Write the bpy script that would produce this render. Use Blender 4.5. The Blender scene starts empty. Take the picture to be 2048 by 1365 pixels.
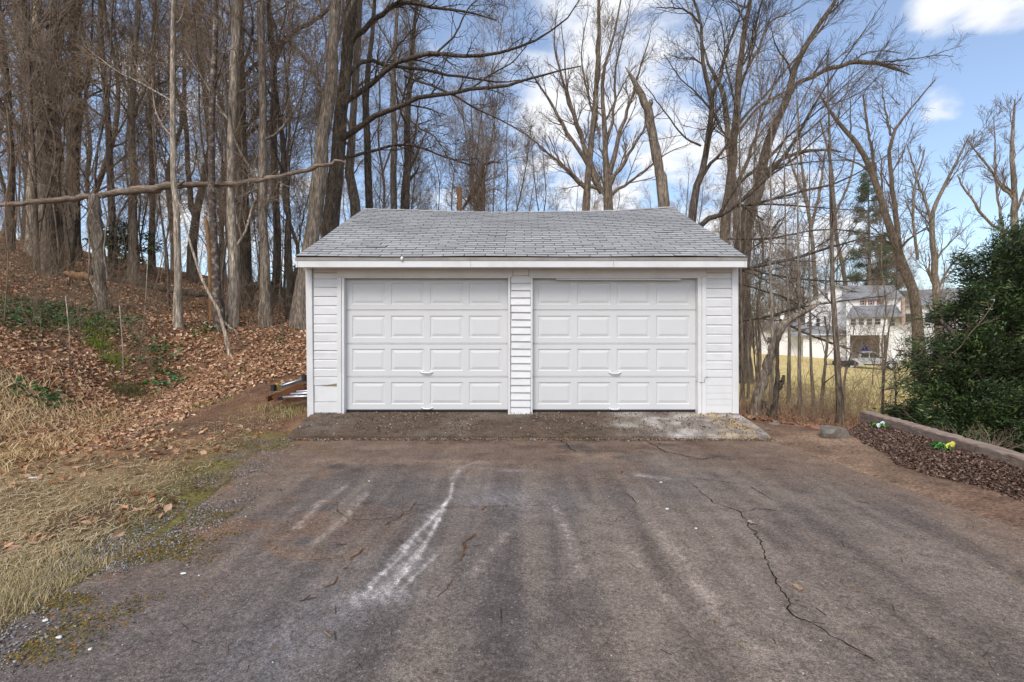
import bpy, math
import numpy as np
from mathutils import Vector, Matrix

# ------------------------------------------------------------------ camera, sky, sun, exposure
SC = bpy.context.scene
COL = SC.collection
F, CX, CY, ZC = 980.0, 1024.0, 682.5, 1.07       # focal length and centre in photograph pixels, eye height above the sill
cam_d = bpy.data.cameras.new('camera'); cam = bpy.data.objects.new('camera', cam_d); COL.objects.link(cam)
cam.location = (0, 0, ZC); cam.rotation_euler = (math.radians(90), 0, 0)
cam_d.sensor_width = 36; cam_d.lens = 36 * F / 2048; cam_d.clip_start = 0.05; cam_d.clip_end = 4000
SC.camera = cam
SUN_EL, SUN_AZ = 46.0, 200.0                       # azimuth measured clockwise from +Y
SC.view_settings.view_transform = 'Standard'; SC.view_settings.look = 'None'
SC.view_settings.gamma = 1; SC.view_settings.use_curve_mapping = False
SC.view_settings.exposure = 0.70
SC.cycles.max_bounces = 6; SC.cycles.diffuse_bounces = 3; SC.cycles.glossy_bounces = 2
SC.cycles.transparent_max_bounces = 6
SC.cycles.use_denoising = True; SC.cycles.denoising_prefilter = 'ACCURATE'

w = bpy.data.worlds.new('World'); SC.world = w; w.use_nodes = True
nt = w.node_tree; N = nt.nodes; L = nt.links; N.clear()
def wn(t, **k):
    n = N.new(t)
    for a, b in k.items(): setattr(n, a, b)
    return n
out = wn('ShaderNodeOutputWorld'); bg = wn('ShaderNodeBackground'); bg.inputs['Strength'].default_value = 0.145
sky = wn('ShaderNodeTexSky', sky_type='NISHITA', sun_disc=False, sun_elevation=math.radians(SUN_EL), sun_rotation=math.radians(SUN_AZ))
sky.air_density = 1.0; sky.dust_density = 1.6; sky.ozone_density = 2.0
tc = wn('ShaderNodeTexCoord'); sep = wn('ShaderNodeSeparateXYZ'); L.new(tc.outputs['Generated'], sep.inputs[0])
zc_ = wn('ShaderNodeMath', operation='MAXIMUM'); zc_.inputs[1].default_value = 0.0; L.new(sep.outputs['Z'], zc_.inputs[0])
za = wn('ShaderNodeMath', operation='ADD'); za.inputs[1].default_value = 0.22; L.new(zc_.outputs[0], za.inputs[0])
dv = wn('ShaderNodeVectorMath', operation='DIVIDE'); L.new(tc.outputs['Generated'], dv.inputs[0])
cb = wn('ShaderNodeCombineXYZ'); [L.new(za.outputs[0], cb.inputs[i]) for i in range(3)]; L.new(cb.outputs[0], dv.inputs[1])
mp = wn('ShaderNodeMapping'); mp.inputs['Location'].default_value = (3.4, 1.75, 0.0); mp.inputs['Scale'].default_value = (1.0, 1.0, 0.35)
L.new(dv.outputs[0], mp.inputs['Vector'])
nz = wn('ShaderNodeTexNoise'); nz.inputs['Scale'].default_value = 2.7; nz.inputs['Detail'].default_value = 9; nz.inputs['Roughness'].default_value = 0.55
nz.inputs['Distortion'].default_value = 0.25
L.new(mp.outputs[0], nz.inputs['Vector'])
def dirv(px, py):
    v = np.array([(px - CX) / F, 1.0, (CY - py) / F]); return v / np.linalg.norm(v)
# a handful of bigger cloud banks (direction, angular radius, gain), then noise everywhere
acc = nz.outputs['Fac']
for px, py, rad, gain in ((1230, 60, 0.28, 0.10), (1330, 370, 0.34, 0.07), (1893, 198, 0.050, 0.36), (1890, 38, 0.060, 0.38), (2034, 30, 0.055, 0.38),
                          (850, 120, 0.22, -0.12), (1900, 120, 0.24, -0.20), (1680, 330, 0.12, 0.06), (1960, 330, 0.2, -0.10)):
    d_ = wn('ShaderNodeVectorMath', operation='DISTANCE'); d_.inputs[1].default_value = tuple(dirv(px, py)); L.new(tc.outputs['Generated'], d_.inputs[0])
    r_ = wn('ShaderNodeMapRange', interpolation_type='SMOOTHSTEP'); r_.inputs['From Min'].default_value = rad * 1.25; r_.inputs['From Max'].default_value = rad * 0.2
    r_.inputs['To Min'].default_value = 0; r_.inputs['To Max'].default_value = gain; L.new(d_.outputs['Value'], r_.inputs['Value'])
    a_ = wn('ShaderNodeMath', operation='ADD'); L.new(acc, a_.inputs[0]); L.new(r_.outputs[0], a_.inputs[1]); acc = a_.outputs[0]
cr = wn('ShaderNodeMapRange', interpolation_type='SMOOTHSTEP'); cr.inputs['From Min'].default_value = 0.47; cr.inputs['From Max'].default_value = 0.66; cr.inputs['To Min'].default_value = 0.10
L.new(acc, cr.inputs['Value'])
cm = wn('ShaderNodeMath', operation='MULTIPLY'); cm.inputs[1].default_value = 0.93; L.new(cr.outputs[0], cm.inputs[0])
mx = wn('ShaderNodeMix', data_type='RGBA'); mx.inputs[7].default_value = (4.5, 4.55, 4.7, 1)
L.new(cm.outputs[0], mx.inputs[0]); L.new(sky.outputs[0], mx.inputs[6]); L.new(mx.outputs[2], bg.inputs['Color']); L.new(bg.outputs[0], out.inputs[0])

sun_d = bpy.data.lights.new('sun', 'SUN'); sun = bpy.data.objects.new('sun', sun_d); COL.objects.link(sun)
sun_d.energy = 1.25; sun_d.angle = math.radians(24); sun_d.color = (1.0, 0.955, 0.89)
az, el = math.radians(SUN_AZ), math.radians(SUN_EL)
sdir = Vector((math.sin(az) * math.cos(el), math.cos(az) * math.cos(el), math.sin(el)))
sun.rotation_euler = (-sdir).to_track_quat('-Z', 'Y').to_euler()

# ------------------------------------------------------------------ helpers
RNG = np.random.default_rng(11)
def P(px, py, d): return np.array([(px - CX) / F * d, d, ZC + (CY - py) / F * d])
def sstep(a, b, x):
    t = np.clip((np.asarray(x, float) - a) / (b - a), 0, 1); return t * t * (3 - 2 * t)
_tab = np.random.default_rng(5).random((256, 256))
def vnoise(x, y, s=1.0, o=0):
    x = np.asarray(x, float) / s + 17.3 * o + 100; y = np.asarray(y, float) / s + 9.7 * o + 100
    xi = np.floor(x).astype(int); yi = np.floor(y).astype(int); fx = x - xi; fy = y - yi
    fx = fx * fx * (3 - 2 * fx); fy = fy * fy * (3 - 2 * fy)
    a = _tab[xi % 256, yi % 256]; b = _tab[(xi + 1) % 256, yi % 256]; c = _tab[xi % 256, (yi + 1) % 256]; d = _tab[(xi + 1) % 256, (yi + 1) % 256]
    return (a * (1 - fx) + b * fx) * (1 - fy) + (c * (1 - fx) + d * fx) * fy
def fnoise(x, y, s=1.0, o=0, oct=4):
    t = 0; amp = 1; tot = 0
    for k in range(oct): t = t + amp * vnoise(x, y, s / 2 ** k, o + k); tot += amp; amp *= .5
    return t / tot

def mesh_np(name, V, Fq, smooth=True, colors=None, mats=None, midx=None):
    """V (n,3); Fq list of int arrays (m,k)."""
    me = bpy.data.meshes.new(name)
    V = np.asarray(V, np.float32); Fq = [np.asarray(f, np.int32) for f in (Fq if isinstance(Fq, list) else [Fq]) if len(f)]
    me.vertices.add(len(V)); me.vertices.foreach_set('co', V.ravel())
    loops = np.concatenate([f.ravel() for f in Fq]); sizes = np.concatenate([np.full(len(f), f.shape[1], np.int32) for f in Fq])
    starts = np.concatenate([[0], np.cumsum(sizes)[:-1]]).astype(np.int32)
    me.loops.add(len(loops)); me.loops.foreach_set('vertex_index', loops)
    me.polygons.add(len(sizes)); me.polygons.foreach_set('loop_start', starts)
    if midx is not None: me.polygons.foreach_set('material_index', np.asarray(midx, np.int32))
    me.update(calc_edges=True)
    me.polygons.foreach_set('use_smooth', np.full(len(sizes), smooth))
    if colors is not None:
        a = me.color_attributes.new('Col', 'FLOAT_COLOR', 'POINT')
        c = np.ones((len(V), 4), np.float32); c[:, :3] = colors; a.data.foreach_set('color', c.ravel())
    for m in (mats or []): me.materials.append(m)
    me.validate()
    return me
def link(name, me, parent=None, loc=None, rot=None):
    o = bpy.data.objects.new(name, me); COL.objects.link(o)
    if parent is not None: o.parent = parent
    if loc is not None: o.location = loc
    if rot is not None: o.rotation_euler = rot
    return o
def empty(name, loc=(0, 0, 0), rz=0):
    o = bpy.data.objects.new(name, None); COL.objects.link(o); o.location = tuple(loc); o.rotation_euler = (0, 0, rz); o.empty_display_size = .2; return o
def tag(o, label, cat, group=None, kind=None):
    o['label'] = label; o['category'] = cat
    if group: o['group'] = group
    if kind: o['kind'] = kind
    return o

class MB:
    """collects polygons"""
    def __init__(s): s.v = []; s.f = []; s.m = []
    def add(s, verts, faces, m=0):
        b = len(s.v); s.v += [tuple(map(float, p)) for p in verts]; s.f += [tuple(b + i for i in f) for f in faces]; s.m += [m] * len(faces); return s
    def box(s, lo, hi, m=0, bev=0.0):
        x0, y0, z0 = lo; x1, y1, z1 = hi
        if bev <= 0:
            v = [(x0, y0, z0), (x1, y0, z0), (x1, y1, z0), (x0, y1, z0), (x0, y0, z1), (x1, y0, z1), (x1, y1, z1), (x0, y1, z1)]
            return s.add(v, [(0, 3, 2, 1), (4, 5, 6, 7), (0, 1, 5, 4), (1, 2, 6, 5), (2, 3, 7, 6), (3, 0, 4, 7)], m)
        b = min(bev, (x1 - x0) / 2.01, (y1 - y0) / 2.01, (z1 - z0) / 2.01)
        v = []; idx = {}
        for i, (X, sx) in enumerate(((x0, 1), (x1, -1))):
            for j, (Y, sy) in enumerate(((y0, 1), (y1, -1))):
                for k, (Z, sz) in enumerate(((z0, 1), (z1, -1))):
                    for ax in range(3):
                        p = [X + sx * b, Y + sy * b, Z + sz * b]; p[ax] = (X, Y, Z)[ax]; idx[i, j, k, ax] = len(v); v.append(p)
        f = []
        q = lambda *t: f.append(tuple(idx[a] for a in t))
        q((0,0,0,0),(0,0,1,0),(0,1,1,0),(0,1,0,0)); q((1,0,0,0),(1,1,0,0),(1,1,1,0),(1,0,1,0))
        q((0,0,0,1),(1,0,0,1),(1,0,1,1),(0,0,1,1)); q((0,1,0,1),(0,1,1,1),(1,1,1,1),(1,1,0,1))
        q((0,0,0,2),(0,1,0,2),(1,1,0,2),(1,0,0,2)); q((0,0,1,2),(1,0,1,2),(1,1,1,2),(0,1,1,2))
        for j in (0, 1):
            for k in (0, 1): q((0,j,k,1),(1,j,k,1),(1,j,k,2),(0,j,k,2))
        for i in (0, 1):
            for k in (0, 1): q((i,0,k,0),(i,1,k,0),(i,1,k,2),(i,0,k,2))
        for i in (0, 1):
            for j in (0, 1): q((i,j,0,0),(i,j,1,0),(i,j,1,1),(i,j,0,1))
        for i in (0, 1):
            for j in (0, 1):
                for k in (0, 1): q((i,j,k,0),(i,j,k,1),(i,j,k,2))
        return s.add(v, f, m)
    def prism(s, poly, axis, a, b, m=0):
        """poly: list of 2D points in the two axes other than axis, extruded from a to b"""
        n = len(poly); v = []
        for t in (a, b):
            for p, q in poly:
                c = [0, 0, 0]; o = [i for i in range(3) if i != axis]; c[axis] = t; c[o[0]] = p; c[o[1]] = q; v.append(c)
        f = [tuple(range(n)), tuple(range(2 * n - 1, n - 1, -1))] + [(i, i + n, (i + 1) % n + n, (i + 1) % n) for i in range(n)]
        return s.add(v, f, m)
    def tube(s, pts, rad, n=8, m=0, cap=True):
        pts = [np.array(p, float) for p in pts]; rad = rad if hasattr(rad, '__len__') else [rad] * len(pts)
        v = []
        T = pts[-1] - pts[0]; ref = np.array([0, 0, 1.]) if abs(T[2]) < .8 * np.linalg.norm(T) else np.array([1., 0, 0])
        for i, p in enumerate(pts):
            t = pts[min(i + 1, len(pts) - 1)] - pts[max(i - 1, 0)]; t = t / np.linalg.norm(t)
            a = np.cross(t, ref); a /= np.linalg.norm(a); b = np.cross(t, a)
            for k in range(n):
                an = 2 * math.pi * k / n; v.append(p + rad[i] * (a * math.cos(an) + b * math.sin(an)))
        f = [(i * n + k, i * n + (k + 1) % n, (i + 1) * n + (k + 1) % n, (i + 1) * n + k) for i in range(len(pts) - 1) for k in range(n)]
        if cap: f += [tuple(range(n - 1, -1, -1)), tuple((len(pts) - 1) * n + k for k in range(n))]
        return s.add(v, f, m)
    def mesh(s, name, mats, smooth=False):
        me = bpy.data.meshes.new(name); me.from_pydata(s.v, [], s.f)
        for m in (mats if isinstance(mats, (list, tuple)) else [mats]): me.materials.append(m)
        me.polygons.foreach_set('material_index', s.m)
        import bmesh
        bm = bmesh.new(); bm.from_mesh(me); bmesh.ops.recalc_face_normals(bm, faces=bm.faces); bm.to_mesh(me); bm.free()
        if smooth: me.polygons.foreach_set('use_smooth', [True] * len(me.polygons))
        me.update(); return me
    def build(s, name, mats, parent=None, smooth=False, **k): return link(name, s.mesh(name, mats, smooth), parent, **k)

# ------------------------------------------------------------------ materials
def mat(name, col=(.5, .5, .5), rough=.7, spec=.3, vary=0.0, scale=6.0, stretch=(1, 1, 1), bump=0.0, bscale=None, dirt=None, dirt_amt=0.0, dirt_scale=2.0,
        vcol=False, metallic=0.0, coords='Object', fine=0.0, fine_scale=120.0, rand=0.0, bdist=.01, fine2=0.0, fine2_scale=50.0, speck=0.0):
    m = bpy.data.materials.new(name); m.use_nodes = True; t = m.node_tree; n = t.nodes; l = t.links
    b = n['Principled BSDF']; b.inputs['Roughness'].default_value = rough; b.inputs['Specular IOR Level'].default_value = spec; b.inputs['Metallic'].default_value = metallic
    tc = n.new('ShaderNodeTexCoord'); mp = n.new('ShaderNodeMapping'); mp.inputs['Scale'].default_value = stretch; l.new(tc.outputs[coords], mp.inputs[0])
    if vcol:
        a = n.new('ShaderNodeAttribute'); a.attribute_name = 'Col'; c = a.outputs['Color']
    else:
        a = n.new('ShaderNodeRGB'); a.outputs[0].default_value = (*col, 1); c = a.outputs[0]
    def noise(sc, det=6, rg=.6):
        x = n.new('ShaderNodeTexNoise'); x.inputs['Scale'].default_value = sc; x.inputs['Detail'].default_value = det; x.inputs['Roughness'].default_value = rg; l.new(mp.outputs[0], x.inputs['Vector']); return x
    def mulval(c, fac, lo, hi, flo=.3, fhi=.7):
        r = n.new('ShaderNodeMapRange'); r.inputs['From Min'].default_value = flo; r.inputs['From Max'].default_value = fhi; r.inputs['To Min'].default_value = lo; r.inputs['To Max'].default_value = hi; l.new(fac, r.inputs[0])
        v = n.new('ShaderNodeVectorMath'); v.operation = 'SCALE'; l.new(c, v.inputs[0]); l.new(r.outputs[0], v.inputs['Scale']); return v.outputs[0]
    if dirt is not None:
        x = noise(dirt_scale, 7, .65); r = n.new('ShaderNodeMapRange'); r.inputs['From Min'].default_value = .48; r.inputs['From Max'].default_value = .75; r.inputs['To Max'].default_value = dirt_amt; l.new(x.outputs['Fac'], r.inputs[0])
        mx = n.new('ShaderNodeMix'); mx.data_type = 'RGBA'; mx.inputs[7].default_value = (*dirt, 1); l.new(r.outputs[0], mx.inputs[0]); l.new(c, mx.inputs[6]); c = mx.outputs[2]
    if vary: c = mulval(c, noise(scale).outputs['Fac'], 1 - vary, 1 + vary)
    if fine: c = mulval(c, noise(fine_scale, 2, .5).outputs['Fac'], 1 - fine, 1 + fine)
    if fine2: c = mulval(c, noise(fine2_scale, 3, .6).outputs['Fac'], 1 - fine2, 1 + fine2)
    if speck:
        vo = n.new('ShaderNodeTexVoronoi'); vo.inputs['Scale'].default_value = 48; l.new(mp.outputs[0], vo.inputs['Vector']); sx = n.new('ShaderNodeSeparateColor'); l.new(vo.outputs['Color'], sx.inputs[0])
        g1 = n.new('ShaderNodeMath'); g1.operation = 'GREATER_THAN'; g1.inputs[1].default_value = .90; l.new(sx.outputs[0], g1.inputs[0]); g2 = n.new('ShaderNodeMapRange'); g2.inputs['From Min'].default_value = .38; g2.inputs['From Max'].default_value = .18; l.new(vo.outputs['Distance'], g2.inputs[0])
        g3 = n.new('ShaderNodeMath'); g3.operation = 'MULTIPLY'; l.new(g1.outputs[0], g3.inputs[0]); l.new(g2.outputs[0], g3.inputs[1]); g4 = n.new('ShaderNodeMath'); g4.operation = 'MULTIPLY'; g4.inputs[1].default_value = speck; l.new(g3.outputs[0], g4.inputs[0])
        mx = n.new('ShaderNodeMix'); mx.data_type = 'RGBA'; mx.inputs[7].default_value = (.30, .27, .245, 1); l.new(g4.outputs[0], mx.inputs[0]); l.new(c, mx.inputs[6]); c = mx.outputs[2]
    if rand:
        o = n.new('ShaderNodeObjectInfo'); c = mulval(c, o.outputs['Random'], 1 - rand, 1 + rand, 0, 1)
    l.new(c, b.inputs['Base Color'])
    if bump:
        x = noise(bscale or scale * 3, 6, .6); bp = n.new('ShaderNodeBump'); bp.inputs['Strength'].default_value = bump; bp.inputs['Distance'].default_value = bdist; l.new(x.outputs['Fac'], bp.inputs['Height']); l.new(bp.outputs[0], b.inputs['Normal'])
    return m
M = {}
M['white'] = mat('white_paint', (.70, .695, .68), .6, .3, vary=.04, scale=3, dirt=(.38, .36, .32), dirt_amt=.30, dirt_scale=2.4, rand=.02)
M['siding'] = mat('siding_paint', (.695, .69, .68), .6, .3, vary=.05, scale=4, stretch=(1, 1, 4), dirt=(.36, .34, .30), dirt_amt=.30, dirt_scale=2.2, rand=.025)
M['door'] = mat('door_paint', (.635, .632, .622), .5, .35, vary=.025, scale=3, dirt=(.42, .40, .36), dirt_amt=.16, dirt_scale=1.5)
M['rubber'] = mat('black_rubber', (.03, .03, .035), .8)
M['dark'] = mat('dark_interior', (.02, .02, .02), .9)
M['drip'] = mat('drip_edge_metal', (.28, .25, .22), .5, vary=.2, scale=5)
M['wood_raw'] = mat('bare_wood', (.30, .22, .15), .85, vary=.3, scale=5, stretch=(.3, 3, 3))
M['screw'] = mat('screw_steel', (.25, .25, .26), .4, metallic=.8)
M['handle'] = mat('handle_enamel', (.80, .80, .80), .35, .5)
def bark(name, col, rand=.18, pale=None):
    return mat(name, col, .9, .15, vary=.50, scale=5, stretch=(5, 5, .8), bump=1.0, bscale=8, bdist=.06, rand=rand, dirt=pale or tuple(min(1, c * 1.9) for c in col), dirt_amt=.55, dirt_scale=1.6, fine=.45, fine_scale=7, fine2=.35, fine2_scale=2.2)
M['bark_grey'] = bark('bark_grey', (.225, .182, .140))
M['bark_brown'] = bark('bark_brown', (.168, .132, .100))
M['bark_dark'] = bark('bark_dark', (.108, .085, .065))
M['bark_pale'] = bark('bark_pale', (.37, .305, .235))
M['bark_mottled'] = mat('bark_mottled', (.085, .062, .050), .9, .15, vary=.3, scale=8, bump=.8, bscale=20, bdist=.03, dirt=(.42, .36, .29), dirt_amt=.95, dirt_scale=9)
M['twig'] = mat('twig_bark', (.25, .19, .14), .9, .1, vary=.25, scale=2, rand=.25)
M['twig_dark'] = mat('twig_bark_dark', (.10, .076, .058), .9, .1, vary=.25, scale=2, rand=.2)
M['twig_tan'] = mat('twig_bark_tan', (.27, .20, .135), .9, .1, vary=.3, scale=2, rand=.25)
M['log_bark'] = mat('log_bark', (.20, .152, .115), .9, .1, vary=.4, scale=6, stretch=(1, 4, 4), bump=1, bscale=9, bdist=.04, dirt=(.48, .38, .28), dirt_amt=.9, dirt_scale=2.2)
M['heart'] = mat('heartwood', (.34, .19, .09), .85, vary=.35, scale=6, stretch=(4, 4, .8), bump=.8, bscale=12, bdist=.03)
M['vcol'] = mat('plant_matter', vcol=True, rough=.85, spec=.15, vary=.12, scale=30)
M['leaf'] = mat('evergreen_leaf', vcol=True, rough=.5, spec=.35)
M['alu'] = mat('brushed_aluminium', (.62, .63, .64), .42, metallic=.85, vary=.12, scale=8)
M['yellow'] = mat('yellow_plastic', (.62, .42, .04), .5)
M['wood_brown'] = mat('stained_wood', (.145, .055, .022), .6, .3, vary=.35, scale=4, stretch=(.6, 5, 5), bump=.3, bscale=20)
M['stone'] = mat('field_stone', (.20, .175, .145), .95, .1, dirt=(.12, .085, .055), dirt_amt=.7, dirt_scale=5, vary=.4, scale=6, bump=.9, bscale=14, bdist=.03)
M['brick'] = mat('brick_red', (.30, .13, .085), .9, vary=.3, scale=8, bump=.5)
M['timber'] = mat('weathered_timber', (.33, .245, .19), .9, vary=.3, scale=5, stretch=(5, .7, 5), bump=.8, bscale=12, bdist=.02, dirt=(.13, .085, .065), dirt_amt=.7, dirt_scale=3)

# ------------------------------------------------------------------ terrain
_c = []
def cw(*p): _c.append(p)
def cp(px, py, d): _c.append(tuple(P(px, py, d)))
for X in (-2.6, 0.5, 3.6):
    for Y, Z in ((-8, -.55), (-3, -.42), (0, -.37), (2, -.33), (4.5, -.26)): cw(X, Y, Z)
for X in (-3, 0, 3.3): cw(X, 6.3, -.19)
cw(-3.1, 7.3, -.10); cw(3.45, 7.3, -.12); cw(-3.25, 8, .04); cw(-3.3, 10, .30); cw(-3.4, 13, .85); cw(0, 9, -.1); cw(0, 12, -.1); cw(0, 15, .65); cw(3.45, 10, -.25); cw(3.5, 13.4, -.2)
cw(-4.2, 4.0, -.24); cw(-4.2, 2, -.31); cw(-6, 0, -.3); cw(-12, 0, 1.4); cw(-4.4, 6.2, -.14); cw(-4.4, -4, -.4); cw(-12, -6, 1.2)
for q in ((0, 900, 6.0), (0, 820, 7.0), (0, 700, 8.5), (0, 600, 11), (0, 520, 14.5), (0, 480, 20), (150, 830, 8), (150, 760, 9), (150, 650, 11), (150, 560, 15), (150, 510, 20),
          (300, 780, 10), (300, 700, 11), (300, 600, 14.5), (300, 545, 20), (300, 533, 28), (430, 760, 10), (430, 640, 13.5), (430, 575, 19), (430, 555, 28),
          (530, 765, 9.5), (530, 690, 12), (530, 640, 14.5), (530, 595, 20), (530, 570, 28), (600, 690, 12.5), (605, 645, 14.5), (620, 600, 21), (-300, 700, 7), (-300, 480, 13)): cp(*q)
cw(-4, 20, 2.0); cw(0, 20, 1.1); cw(-4, 30, 3.0); cw(0, 35, 1.8); cw(-20, 45, 5.2); cw(-40, 45, 7); cw(-40, 25, 9); cw(-30, 80, 3); cw(-80, 60, 7); cw(-80, 120, 2); cw(0, 60, .5); cw(0, 120, -1.5); cw(-80, 0, 9); cw(-200, 200, 0); cw(-200, 0, 8)
cw(4.0, 7.4, -.20); cw(4.4, 8.6, -.32); cw(5.3, 9, -.43); cw(6.2, 9.2, -.47); cw(4.7, 7.1, -.22); cw(4.4, 5.5, -.22); cw(4.2, 4, -.25); cw(4.2, 2, -.32)
cw(5.9, 7.5, -.62); cw(5.4, 5, -.62); cw(8, 7, -.95); cw(7, 3, -.8); cw(10, 0, -1.1); cw(12, 6, -1.1)
for q in ((1700, 800, 14), (1780, 800, 15), (1560, 762, 22), (1640, 775, 22), (1780, 768, 30), (1540, 730, 42), (1600, 724, 45), (1690, 737, 48), (1760, 740, 50), (1620, 716, 58), (1500, 712, 62), (1760, 725, 60), (1900, 735, 60), (1450, 700, 70)): cp(*q)
cw(10, 20, -.55); cw(6, 30, -.3); cw(20, 120, -2); cw(60, 120, -2.5); cw(80, 60, -2.6); cw(120, 0, -3); cw(40, 10, -2); cw(200, 200, -3); cw(0, 250, -2); cw(0, -60, -1.5)
_c = np.array(_c); _e = 1.0
_A = np.sqrt(((_c[:, None, :2] - _c[None, :, :2]) ** 2).sum(-1) + _e ** 2); _n = len(_c)
_K = np.block([[_A + np.eye(_n) * -.02, np.ones((_n, 1))], [np.ones((1, _n)), np.zeros((1, 1))]])
_w = np.linalg.solve(_K, np.concatenate([_c[:, 2], [0]]))
def rbf(x, y):
    x = np.asarray(x, float); y = np.asarray(y, float); r = np.zeros(x.shape) + _w[-1]
    for (cx, cy, _z), wi in zip(_c, _w[:-1]): r += wi * np.sqrt((x - cx) ** 2 + (y - cy) ** 2 + _e ** 2)
    return r
EL = np.array([(-9, -2.5), (-3, -2.55), (2.5, -2.56), (3.5, -2.5), (4.4, -2.72), (5.4, -2.98), (6.5, -3.1)])
ER = np.array([(-9, 4.2), (0, 4.0), (3.5, 3.74), (5.2, 3.55), (6.5, 3.34)])
def drive_l(y): return np.interp(y, EL[:, 0], EL[:, 1])
def drive_r(y): return np.interp(y, ER[:, 0], ER[:, 1])
def drive_z(x, y): return np.interp(y, [-9, -3, 2, 4.5, 6.3, 7], [-.58, -.42, -.33, -.26, -.195, -.17]) + .012 * (fnoise(x, y, 1.6, 3) - .5)
def bed_l(y): return np.interp(y, [2, 4, 4.5, 5.2, 5.9, 6.6, 7.1, 7.6], [4.2, 4.22, 4.2, 4.15, 4.29, 4.55, 4.85, 5.2])
def bed_r(y): return np.interp(y, [2.5, 4.42, 6.05, 7.55], [4.15, 4.62, 5.02, 5.36])
def inside(x, y):                                   # signed distance into the driveway
    return np.minimum(np.minimum(x - drive_l(y), drive_r(y) - x), 6.42 - y)
def G(x, y):
    x = np.asarray(x, float); y = np.asarray(y, float)
    z = rbf(x, y); s = inside(x, y)
    near = sstep(-.9, -.05, s)
    z = z * (1 - near) + (drive_z(x, np.minimum(y, 6.4)) + .012) * near
    z = z - .07 * sstep(.02, .3, s)
    lump = (fnoise(x, y, 1.3, 7) - .5) * .10 * sstep(.1, 2.0, -s) + (fnoise(x, y, .35, 2) - .5) * .035 * sstep(.02, .5, -s)
    hill = sstep(-6.2, -8.2, x) * sstep(40, 20, y)
    z = z + lump * np.where(x > 7, .6, 1) + hill * (fnoise(x, y, 2.4, 4) - .5) * .35
    bl, br = bed_l(y), bed_r(y); t = np.clip((x - bl) / (br - bl), 0, 1); inb = sstep(bl - .1, bl + .25, x) * (x < br + .06) * sstep(7.75, 7.3, y) * (y > .5)
    return z * (1 - inb) + inb * (-.24 + np.interp(y, [3, 6.4, 7.6], [.145, .13, .06]) * t ** .6 + (fnoise(x, y, .3, 2) - .5) * .03)
def hit(px, py, d0=1.2, d1=120):
    d = np.geomspace(d0, d1, 500); X = (px - CX) / F * d; Z = ZC + (CY - py) / F * d; g = G(X, d); g = np.where(inside(X, d) > 0, drive_z(X, d), g)
    k = np.where(Z < g)[0]; k = k[0] if len(k) else len(d) - 1
    return np.array([X[k], d[k], g[k]])
def at(px, d):
    X = (px - CX) / F * d; return np.array([X, d, float(G(X, d))])

def spaced(a, b, fine0, fine1, fs, grow=1.18):
    r = list(np.arange(fine0, fine1 + 1e-6, fs)); s = fs
    while r[-1] < b: s *= grow; r.append(r[-1] + s)
    s = fs; lo = []
    x = fine0
    while x > a: s *= grow; x -= s; lo.append(x)
    return np.array(lo[::-1] + r)
gx = spaced(-700, 700, -12.5, 8, .115, 1.12); gy = spaced(-300, 1200, 1.6, 15, .115, 1.11)
XX, YY = np.meshgrid(gx, gy, indexing='ij'); xs, ys = XX.ravel(), YY.ravel(); zs = G(xs, ys)
# hold the horizon down far away
far = sstep(90, 300, np.hypot(xs, ys)); zs = zs * (1 - far) + (-2.5) * far
def mixc(c, col, f): return c * (1 - f[:, None]) + np.array(col)[None] * f[:, None]
n1 = fnoise(xs, ys, 1.2, 20); n2 = fnoise(xs, ys, .4, 30); n3 = fnoise(xs, ys, 3.5, 40)
col = np.tile(np.array([.135, .082, .052]), (len(xs), 1))                                       # leaf mould and soil
col = mixc(col, (.21, .115, .062), sstep(.4, .65, n2) * .8)
litter = sstep(-5.6, -7.4, xs + (n1 - .5) * 2.5 - np.maximum(0, ys - 8.5) * .55) * (ys > 2)
flat = (1 - litter) * (xs < -2)
col = mixc(col, (.24, .165, .09), flat * sstep(.45, .68, n1 * .6 + n2 * .4 + .10 * sstep(5.8, 3.5, ys)))    # thin dry turf
col = mixc(col, (.115, .062, .042), flat * sstep(.54, .64, n3 * .5 + n1 * .5) * .8)                          # bare red-brown soil
col = mixc(col, (.16, .14, .06), flat * sstep(.60, .72, fnoise(xs, ys, .8, 55)) * .3)                        # green tinge
stw = sstep(1.9, .4, np.abs((xs + 7.4) * .8 + (ys - 7.0) * .25)) * sstep(9.4, 7.8, ys) * sstep(4.6, 5.6, ys); col = mixc(col, (.30, .20, .105), stw * (.4 + .6 * n2))
edge = sstep(.75, .1, -inside(xs, ys)) * (xs < 0) * (ys < 6.6)
col = mixc(col, (.115, .095, .055), edge * .75); col = mixc(col, (.13, .115, .03), edge * sstep(.5, .62, fnoise(xs, ys, .5, 61)) * .8)
lawn = sstep(6.5, 9.0, xs + np.maximum(0, ys - 9) * .6) * sstep(9.5, 12.5, ys + (n1 - .5) * 3)
col = mixc(col, (.50, .385, .17), lawn); col = mixc(col, (.42, .35, .14), lawn * sstep(.45, .65, fnoise(xs, ys, 3.0, 70)) * .7); col = mixc(col, (.56, .44, .22), lawn * sstep(.5, .7, fnoise(xs, ys, 1.2, 75)) * .6)
rdirt = (xs > 2) * (ys < 8.4) * (ys > -5)
col = mixc(col, (.155, .098, .068), rdirt * 1.0); col = mixc(col, (.215, .145, .098), rdirt * sstep(.45, .65, n1)); col = mixc(col, (.11, .07, .05), rdirt * sstep(.5, .65, n2) * .6)
bedm = sstep(-.1, .12, xs - bed_l(ys) + (n2 - .5) * .3) * (ys < 7.6) * (ys > 0) * (xs < bed_r(ys) + .1); col = mixc(col, (.060, .034, .026), bedm)
woods = sstep(14, 24, ys) * (1 - lawn) + 0 * xs; col = mixc(col, (.17, .105, .065), woods * .6)
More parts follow.
